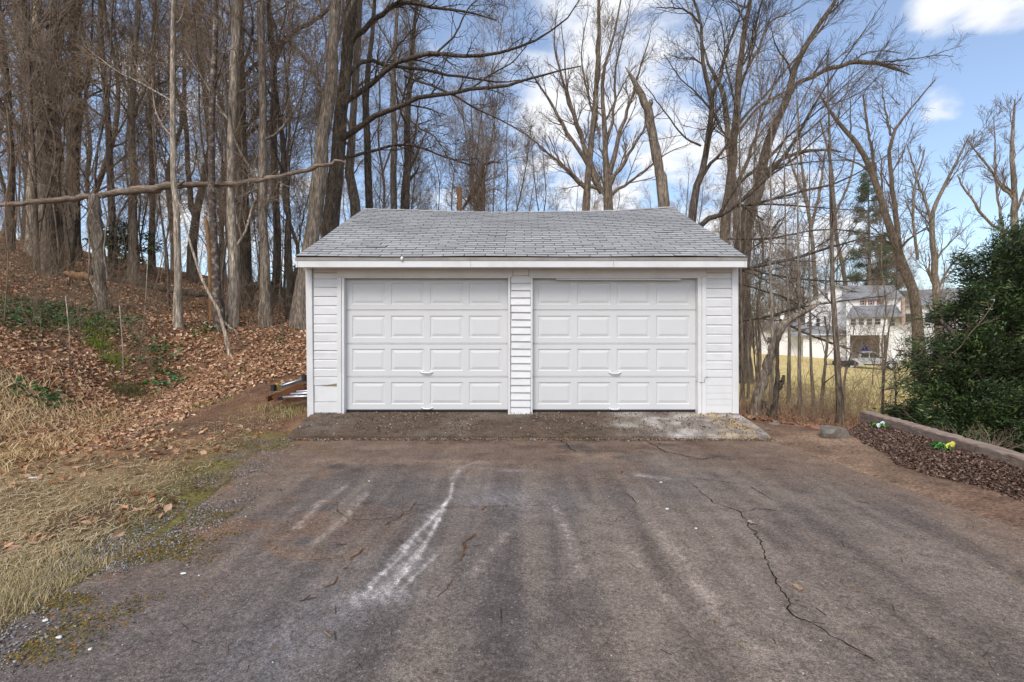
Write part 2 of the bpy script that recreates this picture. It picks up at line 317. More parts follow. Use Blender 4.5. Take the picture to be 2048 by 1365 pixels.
ii = np.arange(len(gx) * len(gy)).reshape(len(gx), len(gy))
quads = np.stack([ii[:-1, :-1], ii[1:, :-1], ii[1:, 1:], ii[:-1, 1:]], -1).reshape(-1, 4)
M['ground'] = mat('ground_soil', vcol=True, rough=.95, spec=.1, vary=.32, scale=3.2, fine=.45, fine_scale=38, bump=.9, bscale=24, bdist=.035)
col = col * np.array([1.3, 1.27, 1.22])
ground = link('ground', mesh_np('ground', np.stack([xs, ys, zs], 1), quads, True, col, [M['ground']])); ground['kind'] = 'structure'
ground['label'] = 'leaf-strewn hillside, worn turf and pale lawn around the garage'
def surf(x, y):
    s = inside(x, y); return np.where((s > 0.0), drive_z(x, y), G(x, y))

# ------------------------------------------------------------------ driveway
dx = np.concatenate([np.arange(-3.45, -1.5, .036), np.arange(-1.5, .1, .0125), np.arange(.1, 4.45, .036)]); dy = np.concatenate([np.arange(-9, 1.0, .25), np.arange(1.0, 2.3, .034), np.arange(2.3, 4.5, .016), np.arange(4.5, 6.5, .034)])
XX, YY = np.meshgrid(dx, dy, indexing='ij'); xs, ys = XX.ravel(), YY.ravel()
s = inside(xs, ys); jag = (fnoise(xs, ys, .3, 12) - .5) * .16
zs = drive_z(xs, ys) + (fnoise(xs, ys, .12, 14, 2) - .5) * .004 - .10 * sstep(.06, -.22, s + jag)
def polydist(x, y, pts):
    d = np.full(x.shape, 1e9); tt = np.zeros(x.shape); n = len(pts) - 1
    for k in range(n):
        a, b = np.array(pts[k])[:2], np.array(pts[k + 1])[:2]; v = b - a
        t = np.clip(((x - a[0]) * v[0] + (y - a[1]) * v[1]) / (v @ v), 0, 1)
        q = np.hypot(x - a[0] - t * v[0], y - a[1] - t * v[1]); m = q < d; d = np.where(m, q, d); tt = np.where(m, (k + t) / n, tt)
    return d, tt
def gp(*pp): return [hit(a, b) for a, b in pp]
m1 = fnoise(xs, ys, .9, 80); m2 = fnoise(xs, ys, .25, 85); m3 = fnoise(xs, ys, 2.2, 88)
stre = fnoise(xs * 6 + np.sin(ys) * .3, ys * .32, .9, 90)                                             # wheel drag direction
col = np.tile(np.array([.098, .088, .082]), (len(xs), 1))
col = mixc(col, (.135, .112, .092), sstep(.38, .66, m3) * .8); col = mixc(col, (.062, .055, .054), sstep(.52, .70, m1) * .42)
col = mixc(col, (.172, .146, .122), sstep(.50, .72, stre) * .55); col = mixc(col, (.066, .056, .052), sstep(.5, .3, stre) * .45)
col = mixc(col, (.118, .084, .062), sstep(4.3, 5.9, ys + (m1 - .5) * 1.6) * .85)      # soil washed down below the apron
col = mixc(col, (.080, .050, .036), sstep(4.8, 6.1, ys) * sstep(.50, .66, m2) * .7)
col = mixc(col, (.185, .135, .098), sstep(4.6, 5.4, ys) * sstep(.55, .7, fnoise(xs * .6, ys * 1.6, .5, 93)) * .6)
eL = xs - drive_l(ys); eR = drive_r(ys) - xs
col = mixc(col, (.140, .100, .072), sstep(1.3, .1, eL + (m1 - .5) * 1.3) * .65); col = mixc(col, (.155, .112, .082), sstep(1.1, .0, eR + (m1 - .5) * 1.2) * .8)
col = mixc(col, (.20, .105, .045), sstep(2.2, .2, eL) * sstep(.54, .66, m2 * .6 + m1 * .4) * .5)
col = mixc(col, (.10, .09, .03), sstep(.55, .05, eL) * sstep(.48, .62, fnoise(xs, ys, .45, 61)) * .8)
col = mixc(col, (.085, .082, .086), sstep(-.4, -1.3, xs) * sstep(3.4, 2.2, ys) * .55)
# pale dragged scuffs, traced on the ground
for pts, wd, c, amt in (
    (((905, 968), (899, 1000), (864, 1041), (828, 1077), (801, 1117), (757, 1157), (730, 1192)), .017, (.62, .60, .58), 1.0), (((893, 1000), (886, 1023), (859, 1076), (837, 1112), (801, 1157), (775, 1192)), .017, (.62, .60, .58), 1.0),
    (((873, 1112), (828, 1157), (801, 1183)), .013, (.5, .48, .46), .7), (((850, 1085), (812, 1135), (775, 1175), (745, 1200)), .011, (.55, .53, .51), .7), (((815, 1085), (795, 1110), (772, 1135)), .012, (.55, .53, .51), .55), (((905, 960), (925, 935), (960, 925)), .03, (.38, .37, .36), .6),
    (((940, 1010), (985, 1000), (1040, 1005)), .12, (.21, .205, .215), .6), (((660, 1230), (600, 1270), (560, 1330)), .22, (.16, .16, .172), .6),
    (((870, 1020), (835, 1090), (760, 1185)), .075, (.30, .29, .285), .55),
    (((850, 1120), (800, 1160), (735, 1195)), .09, (.34, .33, .33), .5),
    (((800, 1190), (760, 1200), (715, 1200)), .10, (.32, .31, .31), .5),
    (((690, 975), (640, 1010), (590, 1060)), .03, (.34, .30, .26), .75), (((735, 985), (690, 1040), (630, 1090)), .03, (.34, .30, .26), .75),
    (((1110, 1015), (1140, 1080), (1165, 1155)), .03, (.34, .30, .27), .8), (((1305, 1050), (1370, 1130), (1440, 1230), (1530, 1330)), .045, (.28, .24, .205), .8),
    (((1255, 1100), (1310, 1175), (1370, 1250)), .04, (.28, .24, .205), .75), (((1020, 1060), (985, 1100), (945, 1150)), .04, (.27, .24, .21), .7), (((1440, 1100), (1520, 1200), (1610, 1300)), .05, (.2, .18, .16), .4),
    (((905, 935), (980, 940), (1080, 945)), .05, (.30, .29, .29), .45), (((950, 990), (1010, 1000), (1080, 1010)), .22, (.17, .165, .17), .6), (((1270, 950), (1330, 960)), .05, (.4, .38, .36), .5),
    (((560, 900), (620, 895), (700, 905)), .10, (.10, .08, .035), .5)):
    d, t = polydist(xs, ys, gp(*pts)); wv = wd * (.45 + 1.1 * m2)
    br = sstep(.38, .70, fnoise(xs * 4 + ys * 2.4, ys * 1.2, .11, 97, 3)) * (.35 + .65 * sstep(.3, .7, fnoise(xs, ys, .06, 98, 2)))
    col = mixc(col, c, np.exp(-(d / wv) ** 2) * amt * (.25 + .75 * br))
# damp patches
for px, py, r in ((1140, 895, .22), (1220, 905, .3), (1335, 890, .28), (1110, 920, .18), (1430, 915, .2), (1180, 880, .2), (720, 940, .35)):
    h = hit(px, py); d = np.hypot(xs - h[0], (ys - h[1]) * 1.3); col = mixc(col, (.050, .043, .039), sstep(r, r * .1, d + (m2 - .5) * r * 2.8) * .75)
col = col * np.array([1.44, 1.34, 1.26])
ii = np.arange(len(dx) * len(dy)).reshape(len(dx), len(dy))
quads = np.stack([ii[:-1, :-1], ii[1:, :-1], ii[1:, 1:], ii[:-1, 1:]], -1).reshape(-1, 4)
ins = (s > -.3).reshape(-1); quads = quads[ins[quads].all(1)]
M['asphalt'] = mat('old_asphalt', vcol=True, rough=.9, spec=.2, vary=.20, scale=7, fine=.5, fine_scale=150, fine2=.38, fine2_scale=45, speck=.75, bump=.8, bscale=110, bdist=.008)
drive = link('driveway', mesh_np('driveway', np.stack([xs, ys, zs], 1), quads, True, col, [M['asphalt']])); drive['kind'] = 'structure'
drive['label'] = 'worn brown-grey asphalt driveway with pale scuffs and cracks'
# cracks: thin ragged slivers lying in the surface
M['crack'] = mat('crack_dirt', (.022, .017, .014), .95, .05); M['crack_rust'] = mat('crack_rust_moss', (.13, .068, .034), .95, .05, vary=.5, scale=20)
def crack(pts, wd, m, jit=.035):
    g = gp(*pts); out = []
    for a, b in zip(g[:-1], g[1:]):
        n = max(2, int(np.hypot(*(b - a)[:2]) / .025))
        for k in range(n): out.append(a + (b - a) * k / n)
    out = np.array(out); r = np.random.default_rng(int(pts[0][0]))
    out[:, :2] += (np.stack([fnoise(out[:, 0], out[:, 1], .16, 5), fnoise(out[:, 0], out[:, 1], .16, 6)], 1) - .5) * jit * 3 + r.normal(0, jit * .12, (len(out), 2))
    t = np.gradient(out[:, :2], axis=0); nrm = np.stack([-t[:, 1], t[:, 0]], 1); nrm /= np.linalg.norm(nrm, axis=1)[:, None] + 1e-9
    ww = wd * (.25 + 1.3 * r.random(len(out))) * np.minimum(1, np.minimum(np.arange(len(out)), np.arange(len(out))[::-1]) / 6 + .1)
    A = out[:, :2] + nrm * ww[:, None]; B = out[:, :2] - nrm * ww[:, None]
    z = drive_z(out[:, 0], out[:, 1]) + .0045
    V = np.concatenate([np.column_stack([A, z]), np.column_stack([B, z])]); n = len(out); i = np.arange(n - 1)
    keep = fnoise(out[:-1, 0], out[:-1, 1], .22, 41) > (.36 if 'rust' in m else .28); i = i[keep]
    link('crack', mesh_np('crack', V, np.stack([i, i + 1, i + 1 + n, i + n], 1), False, None, [M[m]]), drive)
crack(((1375, 960), (1400, 985), (1440, 1010), (1490, 1030), (1515, 1075), (1530, 1120), (1560, 1180), (1575, 1220), (1640, 1260), (1730, 1310), (1800, 1362)), .0035, 'crack')
crack(((1490, 1030), (1520, 1022), (1590, 1030)), .004, 'crack'); crack(((1375, 960), (1430, 962), (1500, 975), (1560, 1010)), .003, 'crack')
crack(((740, 1080), (715, 1125), (660, 1160), (630, 1190)), .008, 'crack_rust', .05); crack(((985, 1010), (945, 1050), (935, 1095), (915, 1130)), .008, 'crack_rust', .05); crack(((910, 1150), (880, 1190), (870, 1215)), .004, 'crack_rust')
crack(((845, 1000), (800, 1030), (760, 1060), (700, 1080)), .004, 'crack_rust'); crack(((670, 1000), (690, 1040), (740, 1045), (860, 1020), (1000, 1015), (1120, 1012)), .0028, 'crack_rust')
crack(((1290, 880), (1330, 905), (1400, 920), (1470, 915)), .006, 'crack'); crack(((1120, 880), (1140, 900), (1170, 910)), .007, 'crack'); crack(((1250, 985), (1270, 1000), (1290, 1020)), .003, 'crack')

# ------------------------------------------------------------------ concrete apron
ax = np.linspace(0, 1, 130); ay = np.linspace(0, 1, 34)
U, Vv = np.meshgrid(ax, ay, indexing='ij'); u, v = U.ravel(), Vv.ravel()
xl = -3.04 * v + -2.90 * (1 - v); xr = 3.43 * v + 3.34 * (1 - v)
X = xl + (xr - xl) * u; Y = 6.33 + (7.6 - 6.33) * v + (fnoise(X, 0 * X, .35, 3) - .5) * .05 * (v < .01)
Z = -.150 + (.146) * v ** .85 + (fnoise(X, Y, .3, 8) - .5) * .022 * sstep(1, .8, v) - .016 * sstep(.07, 0, v) * fnoise(X, Y, .2, 9)
top = np.stack([X, Y, Z], 1); low = top.copy(); low[:, 2] = -.32
ii = np.arange(len(u)).reshape(130, 34); nn = len(u)
q = np.stack([ii[:-1, :-1], ii[1:, :-1], ii[1:, 1:], ii[:-1, 1:]], -1).reshape(-1, 4)
ring = np.concatenate([ii[:, 0], ii[-1, 1:], ii[-2::-1, -1], ii[0, -2:0:-1]]); nx_ = np.roll(ring, -1)
Vt = np.concatenate([top, low]); q2 = np.stack([nx_, ring, ring + nn, nx_ + nn], 1)
a1 = fnoise(Vt[:, 0], Vt[:, 1], .6, 21); a2 = fnoise(Vt[:, 0], Vt[:, 1], .16, 22)
vv = np.concatenate([v, v]); col = np.tile(np.array([.21, .18, .15]), (len(Vt), 1))
rgt = sstep(1.3, 2.5, Vt[:, 0] + (a1 - .5) * 1.5)
col = mixc(col, (.092, .062, .043), (1 - rgt * .7) * (.75 + .25 * sstep(.3, .6, a1))); col = mixc(col, (.055, .042, .028), sstep(.52, .68, a2) * .6)
col = mixc(col, (.42, .385, .34), rgt * sstep(.42, .62, a1 * .5 + a2 * .5) * .8); col = mixc(col, (.46, .44, .42), sstep(.93, 1.0, vv) * (.4 + .6 * a2) * .75); col = mixc(col, (.34, .22, .09), sstep(2.3, 3.2, Vt[:, 0]) * sstep(.5, .65, a2) * .7)
col = col * 1.3
apron = link('concrete_apron', mesh_np('concrete_apron', Vt, [q, q2], False, col, [mat('old_concrete', vcol=True, rough=.92, spec=.2, vary=.22, scale=9, fine=.5, fine_scale=70, bump=.9, bscale=60, bdist=.012)]))
apron['kind'] = 'structure'; apron['label'] = 'stained concrete apron sloping down from the garage doors'

# ------------------------------------------------------------------ garage
WY = 7.37                                            # front wall plane
def wx(px, d=WY): return (px - CX) / F * d
def wz(py, d=WY): return ZC + (CY - py) / F * d
gar = tag(empty('garage', (0, WY, 0)), 'white two-car garage with grey shingled roof at the end of the driveway', 'garage')
def gbuild(mb, name, m, parent=gar, smooth=False):
    mb.v = [(x, y - WY, z) for x, y, z in mb.v]; return mb.build(name, m, parent, smooth)
XL, XR, YB = -3.07, 3.40, 13.38
DL0, DL1, DR0, DR1 = wx(688), wx(1015.5), wx(1064.5), wx(1396)
ZT = wz(556)                                          # door head
ZE, ZR_, YE, YR = 2.285, 3.875, 7.085, 10.38          # eave and ridge of the roof deck
def slope_z(y): return ZE + (ZR_ - ZE) * (np.abs(y - (2 * YR - YE if False else YE)) / (YR - YE))
# shell behind the boards
b = MB(); b.box((XL + .05, WY + .03, -.35), (DL0 - .05, WY + .13, ZE - .02)); gbuild(b, 'front_wall', M['siding'])
b = MB(); b.box((DR1 + .05, WY + .03, -.35), (XR - .05, WY + .13, ZE - .02)); gbuild(b, 'front_wall', M['siding'])
b = MB(); b.box((DL1 + .03, WY + .03, -.35), (DR0 - .03, WY + .13, ZT + .05)); gbuild(b, 'front_wall', M['siding'])
b = MB(); b.box((DL0 - .04, WY + .03, ZT + .052), (DR1 + .04, WY + .13, ZE - .02)); gbuild(b, 'front_wall', M['siding'])
for xa, xb in ((XL + .03, XL + .13), (XR - .13, XR - .03)):
    b = MB(); ym = YR; b.prism([(WY + .131, -.35), (YB, -.35), (YB, ZE + .12), (ym, ZR_ - .03), (WY + .131, ZE + .10)], 0, xa, xb); gbuild(b, 'side_wall', M['siding'])
b = MB(); b.box((XL + .14, YB - .10, -.35), (XR - .14, YB, ZE + .05)); gbuild(b, 'back_wall', M['siding'])
b = MB(); b.box((XL + .14, WY + .14, -.3), (XR - .14, YB - .11, -.012)); gbuild(b, 'floor_slab', M['stone'])
for sx, xo in ((-1, XL + .03), (1, XR - .03)):        # lap boards up each side
    k = 0; z = -.05
    while z < ZR_ - .2:
        y0, y1 = WY + .03, YB
        if z + .13 > ZE + .1:
            f = (z + .14 - ZE) / (ZR_ - ZE); y0 = YE + f * (YR - YE) + .05; y1 = 2 * YR - y0
        if y1 - y0 > .3:
            b = MB(); t = .022; p = [(xo + sx * .002, z), (xo + sx * t, z), (xo + sx * .006, z + .145), (xo + sx * .002, z + .145)]
            b.prism([(q[0], q[1]) for q in p], 1, y0, y1); gbuild(b, 'siding_board', M['siding'])
        z += .135
# drop siding on the two front bays
def dropboard(x0, x1, z0, z1, dark_gap=True, skew=0.0, tilt=0):
    b = MB(); y = WY + .03; h = z1 - z0
    prof = [(y, z0 + .001), (y - .020, z0 + .001), (y - .022, z0 + .006), (y - .022, z0 + h * .80), (y - .008, z0 + h * .97), (y - .006, z1 - .001), (y, z1 - .001)]
    b.prism(prof, 0, x0, x1); o = gbuild(b, 'siding_board', M['siding']); o.rotation_euler[1] = tilt; return o
yl = [545, 557.5, 575, 593.5, 611.5, 629.5, 648, 666, 684, 701.5, 719, 737, 754, 771.5]
for a, c in zip(yl[:-1], yl[1:]): dropboard(XL + .085, wx(673.5), wz(c), wz(a), tilt=float(RNG.normal(0, .0008)))
for a, c, yy in ((771.5, 804, .014), (805, 826, .022)):       # two plain patch boards at the foot
    b = MB(); b.box((XL + .09, WY + .03 - yy, wz(c)), (wx(677), WY + .0302, wz(a) - .006), bev=.003); gbuild(b, 'patch_board', M['white'])
b = MB(); b.box((wx(678.2), WY - .012, -.02), (wx(683), WY + .031, wz(750)), bev=.002); gbuild(b, 'patch_strip', M['white'])
b = MB(); b.add([(wx(640), WY + .006, wz(770.5)), (wx(655), WY + .003, wz(770.2)), (wx(676), WY + .002, wz(767)), (wx(676.5), WY + .002, wz(771.5)), (wx(650), WY + .004, wz(772))], [(0, 1, 2, 3, 4)]); gbuild(b, 'rotted_edge', M['wood_raw'])
yr = [545, 557.5, 577, 595.5, 614, 631.5, 650, 668.5, 687, 704.5, 722, 740, 755.5, 771.5, 787, 799, 811, 827]
for k, (a, c) in enumerate(zip(yr[:-1], yr[1:])):
    if k < 12: dropboard(wx(1413), XR - .085, wz(c), wz(a), tilt=float(RNG.normal(0, .0008)))
    else:
        b = MB(); b.box((wx(1411), WY + .012, wz(c) + .0015), (XR - .085, WY + .0302, wz(a) - .001), bev=.002); gbuild(b, 'patch_board', M['white'])
# centre pier clad in lap siding
yc = np.linspace(552, 829, 20)
for k, (a, c) in enumerate(zip(yc[:-1], yc[1:])):
    b = MB(); z0, z1 = wz(c), wz(a); b.prism([(WY + .0302, z0), (WY - .012, z0), (WY - .014, z0 + .006), (WY + .012, z1 + .012), (WY + .0302, z1 + .012)], 0, wx(1021.5), wx(1060.5))
    o = gbuild(b, 'lap_board', M['siding']); o.rotation_euler[1] = float(RNG.normal(0.006, .004))
b = MB(); b.box((wx(1026), WY - .020, wz(551)), (wx(1056.5), WY + .0301, wz(531)), bev=.003); gbuild(b, 'pier_block', M['white'])
for px0, px1 in ((1016, 1020.8), (1061.2, 1065.2)):
    b = MB(); b.box((wx(px0), WY - .018, -.045), (wx(px1), WY + .12, wz(551.5)), bev=.003); gbuild(b, 'pier_trim', M['white'])
# corner boards, casings, headers
for x0, x1, t in ((XL - .005, XL + .088, .0125), (XR - .088, XR + .005, .004)):
    b = MB(); b.box((x0, WY - .018, -.035), (x1, WY + .10, ZE - .03), bev=.004); o = gbuild(b, 'corner_board', M['white']); o.rotation_euler[1] = -t; o.location.x += t * .15
for x0, x1 in ((wx(673.7), wx(682.5)), (wx(1404), wx(1412.5))):
    b = MB(); b.box((x0, WY - .006, -.03), (x1, WY + .0303, ZT + .012), bev=.003); gbuild(b, 'door_casing', M['white'])
for x0, x1 in ((wx(683), wx(688)), (wx(1396.3), wx(1403.7))):
    b = MB(); b.box((x0, WY + .004, -.03), (x1, WY + .20, ZT), bev=.003); gbuild(b, 'door_jamb', M['white'])
for x0, x1 in ((wx(673.7), wx(1025.2)), (wx(1057.2), wx(1412.5))):
    b = MB(); b.box((x0, WY - .004, ZT + .014), (x1, WY + .0301, wz(531)), bev=.003); gbuild(b, 'door_header', M['white'])
    b = MB(); b.box((x0 + .06, WY - .010, ZT - .006), (x1 - .07, WY + .0306, ZT + .0125), bev=.003); gbuild(b, 'header_trim', M['white'])
b = MB(); b.box((XL + .085, WY + .001, wz(545)), (wx(673.3), WY + .03, wz(531)), bev=.003); gbuild(b, 'frieze_board', M['white'])
b = MB(); b.box((wx(1413), WY + .001, wz(545)), (XR - .085, WY + .03, wz(531)), bev=.003); gbuild(b, 'frieze_board', M['white'])
b = MB(); b.box((wx(1112), WY + .012, ZT - .030), (wx(1362), WY + .03, ZT - .0065), bev=.003); o = gbuild(b, 'weather_strip', M['white']); o.rotation_euler[1] = .002
# doors
DY = WY + .10
def garage_door(x0, x1, label):
    d = link('garage_door', None, gar) if False else None
    top = [ZT, wz(620.3, DY), wz(687.5, DY), wz(753.7, DY), wz(820.5, DY)]
    core = MB(); core.box((x0, DY + .012, .012), (x1, DY + .05, ZT + .04)); d = gbuild(core, 'garage_door', M['door']); d['label'] = label
    W = x1 - x0; pw = W * .205; gapx = (W - 4 * pw) / 5.0
    px0 = [x0 + gapx * 1.0 + k * (pw + gapx) for k in range(4)]
    for r in range(4):
        z1, z0 = top[r] - .002, top[r + 1] + .002; H = z1 - z0; pz0 = z0 + H * .17; pz1 = pz0 + .335 if r else pz0 + .33
        pz1 = min(pz1, z1 - .06)
        s = MB(); y = DY
        X = [x0] + [t for p in px0 for t in (p, p + pw)] + [x1]
        def q(xa, xb, za, zb): s.add([(xa, y, za), (xb, y, za), (xb, y, zb), (xa, y, zb)], [(0, 1, 2, 3)])
        q(x0, x1, z0 + .008, pz0); q(x0, x1, pz1, z1 - .012)
        for k in range(0, 10, 2): q(X[k], X[k + 1], pz0, pz1)
        # rolled lips along the joints
        s.add([(x0, y, z0 + .008), (x1, y, z0 + .008), (x1, y + .012, z0), (x0, y + .012, z0)], [(0, 1, 2, 3)])
        s.add([(x0, y, z1 - .012), (x1, y, z1 - .012), (x1, y - .005, z1 - .008), (x0, y - .005, z1 - .008), (x1, y + .012, z1), (x0, y + .012, z1)], [(0, 1, 2, 3), (3, 2, 4, 5)])
        gbuild(s, 'door_section', M['door'], d)
        if r == 0:
            garage_door.pan = {}
        key = round(pz1 - pz0, 4)
        for p in px0:
            if key not in garage_door.pan:
                pm = MB(); h = pz1 - pz0
                rings = [(0, 0), (.012, .010), (.022, .011), (.058, .001), (.064, .0005)]
                vs = []
                for ins, dep in rings: vs += [(ins, dep, ins), (pw - ins, dep, ins), (pw - ins, dep, h - ins), (ins, dep, h - ins)]
                fs = [(4 * i + k, 4 * i + (k + 1) % 4, 4 * i + 4 + (k + 1) % 4, 4 * i + 4 + k) for i in range(4) for k in range(4)] + [(16, 17, 18, 19)]
                pm.add(vs, fs); garage_door.pan[key] = pm.mesh('door_panel', M['door'])
            link('door_panel', garage_door.pan[key], d, loc=(p, y - WY, pz0))
    b = MB(); b.box((x0 + .004, DY + .004, -.004), (x1 - .004, DY + .045, .022)); gbuild(b, 'bottom_seal', M['rubber'], d)
    return d
def lift_handle(d, px, py, wpx=24, tilt=0):
    x, z = wx(px, DY), wz(py, DY); w2 = wpx / 2 * DY / F; y = DY
    h = MB()
    for sgn in (-1, 1): h.tube([(x + sgn * w2 * .8, y + .001, z), (x + sgn * w2 * .8, y - .006, z)], [.020, .017], 12)
    h.tube([(x - w2 * .8, y - .004, z), (x - w2 * .55, y - .030, z - .003), (x - w2 * .3, y - .034, z - .004), (x + w2 * .3, y - .034, z - .004), (x + w2 * .55, y - .030, z - .003), (x + w2 * .8, y - .004, z)], [.008, .010, .011, .011, .010, .008], 8)
    for sgn in (-1, 1): h.tube([(x + sgn * w2 * .95, y - .006, z), (x + sgn * w2 * .95, y - .010, z)], .006, 8, 1)
    o = gbuild(h, 'lift_handle', [M['handle'], M['screw']], d, True)
dl = garage_door(DL0, DL1, 'raised-panel sectional door without the weather strip above it'); dr = garage_door(DR0, DR1, 'raised-panel sectional door beside the stained end of the apron')
lift_handle(dl, 853.5, 745.5, 26); lift_handle(dl, 854.5, 817, 24); lift_handle(dr, 1230, 746.5, 25); lift_handle(dr, 1228.5, 818, 24)
# roof: deck, fascia, rakes, shingles
def sag(x): return -.075 * np.clip(1 - ((x - .15) / 3.2) ** 2, 0, 1)
RX0, RX1 = -3.135, 3.405
def deckz(x, y):
    f = (y - YE) / (YR - YE); f = np.where(f > 1, 2 - f, f); return ZE + (ZR_ - ZE) * f + sag(x) * np.clip(f, 0, 1) + .03 * np.clip((x - 1.5) / 2, 0, 1) * np.clip(f, 0, 1) + .006 * np.sin(x * 2.3 + y * 3)
gx_ = np.linspace(RX0 + .015, RX1 - .015, 24); gy_ = np.linspace(YE + .01, 2 * YR - YE - .01, 21)
XX, YY = np.meshgrid(gx_, gy_, indexing='ij'); zz = deckz(XX, YY) - .012
tp = np.stack([XX.ravel(), YY.ravel() - WY, zz.ravel()], 1); bt = tp.copy(); bt[:, 2] -= .03; ii = np.arange(24 * 21).reshape(24, 21); nn = 24 * 21
q = np.stack([ii[:-1, :-1], ii[1:, :-1], ii[1:, 1:], ii[:-1, 1:]], -1).reshape(-1, 4); ring = np.concatenate([ii[:, 0], ii[-1, 1:], ii[-2::-1, -1], ii[0, -2:0:-1]]); nr = np.roll(ring, -1)
roof = link('roof', mesh_np('roof', np.concatenate([tp, bt]), [q, q[:, ::-1] + nn, np.stack([nr, ring, ring + nn, nr + nn], 1)], False, None, [M['dark']]), gar); roof['label'] = 'sagging grey three-tab shingle roof'
M['shingle'] = mat('asphalt_shingle', (.365, .36, .352), .9, .2, vary=.16, scale=2.2, fine=.30, fine_scale=90, bump=.5, bscale=120, bdist=.004, rand=.11, dirt=(.22, .22, .215), dirt_amt=.55, dirt_scale=1.1)
M['sh_edge'] = mat('shaded_shingle_edge', (.05, .05, .052), .95, .1)  # black felt butt edge, its dark colour also painting the shadow line under each course
SL = math.hypot(YR - YE, ZR_ - ZE); NC = 27; ex = SL / NC; TW = .305; nrmv = np.array([0, -(ZR_ - ZE), YR - YE]) / SL
def tab(x0, x1, c, lift, back=False):
    """one shingle tab as a bent slab: 2x2 top plus butt edge"""
    f0, f1 = c / NC, min((c + 1.35) / NC, 1.0); vs = []
    for f, up in ((f0, .0095 + lift), (f1, .0015)):
        y = YE - .012 + (YR - YE + .012) * f
        for x in (x0, x1):
            z = float(deckz(x, max(y, YE)))
            yy = y if not back else 2 * YR - y
            vs.append((x, yy - WY - (up * .44 if not back else -up * .44), z + up))
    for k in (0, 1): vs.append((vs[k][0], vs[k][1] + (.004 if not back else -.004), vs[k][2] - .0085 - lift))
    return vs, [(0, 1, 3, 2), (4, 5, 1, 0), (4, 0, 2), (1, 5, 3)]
rr = np.random.default_rng(3); stuffV = []; stuffF = []; cnt = 0
for back in (False, True):
    for c in range(NC):
        off = (c % 2) * TW / 2 + (c * .021) % .05; x = RX0 - off + (TW if off > .01 else 0); edges = [RX0]
        while x < RX1 - .02:
            if x > RX0 + .03: edges.append(x)
            x += TW
        edges.append(RX1)
        for a, e in zip(edges[:-1], edges[1:]):
            vs, fs = tab(a + .006, e - .006, c, float(abs(rr.normal(0, .0016)) + (.006 if rr.random() < .012 else 0)), back)
            if not back and cnt < 298:
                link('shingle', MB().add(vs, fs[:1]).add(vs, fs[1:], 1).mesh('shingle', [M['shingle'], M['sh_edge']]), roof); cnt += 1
            else:
                n0 = len(stuffV); stuffV += vs; stuffF += [[n0 + i for i in (f if len(f) == 4 else (*f, f[2]))] for f in fs]
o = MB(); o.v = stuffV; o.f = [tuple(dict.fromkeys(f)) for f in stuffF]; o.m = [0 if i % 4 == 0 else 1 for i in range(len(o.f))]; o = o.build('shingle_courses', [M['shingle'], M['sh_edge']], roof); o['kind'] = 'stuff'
# ridge caps
x = RX0
while x < RX1 - .05:
    x1 = min(x + .30, RX1 + .005); b = MB(); vs = []
    for xx, up in ((x, .012), (x1, .022)):
        for yy, dz in ((YR - .13, -.062), (YR - .02, -.008), (YR + .02, -.008), (YR + .13, -.062)): vs.append((xx, yy, float(deckz(xx, YR)) + dz + up))
    b.add(vs, [(i, i + 1, i + 5, i + 4) for i in range(3)]); gbuild(b, 'ridge_cap', M['shingle'], roof); x += .29
b = MB(); b.box((RX0 + .0, YE - .004, ZE - .052), (RX1 - .0, YE + .03, ZE - .006)); gbuild(b, 'drip_edge', M['drip'], roof)
for x0, x1 in ((RX0 + .035, -.6), (-.597, 1.47), (1.473, RX1 - .035)):
    b = MB(); b.box((x0, YE + .004, ZE - .148), (x1, YE + .03, ZE - .030), bev=.003); gbuild(b, 'fascia_board', M['white'])
b = MB(); b.box((RX0 + .05, YE + .031, ZE - .128), (RX1 - .05, WY + .0, ZE - .115)); gbuild(b, 'soffit', M['white'])
for x0, x1 in ((RX0 + .005, RX0 + .032), (RX1 - .032, RX1 - .005)):
    for bk in (0, 1):
        yy = lambda t: t if not bk else 2 * YR - t
        b = MB(); b.prism([(yy(YE + .002), ZE - .15), (yy(YE + .002), ZE - .014), (yy(YR), ZR_ - .03), (yy(YR), ZR_ - .17)], 0, x0, x1); gbuild(b, 'rake_board', M['white'])
b = MB(); b.tube([(wx(804, 7.08), YE + .0, ZE - .004), (wx(804, 7.08), YE - .012, ZE - .03), (wx(804, 7.08), YE - .010, ZE - .06)], [.02, .022, .012], 10); gbuild(b, 'caulk_patch', M['white'], gar, True)
# sagging latch cord at the jamb
b = MB(); b.tube([(wx(1394), WY + .06, wz(763)), (wx(1400), WY - .006, wz(765)), (wx(1408), WY - .01, wz(765.5)), (wx(1410), WY - .01, wz(755)), (wx(1416), WY - .0, wz(754))], .003, 5); gbuild(b, 'latch_cord', M['rubber'])

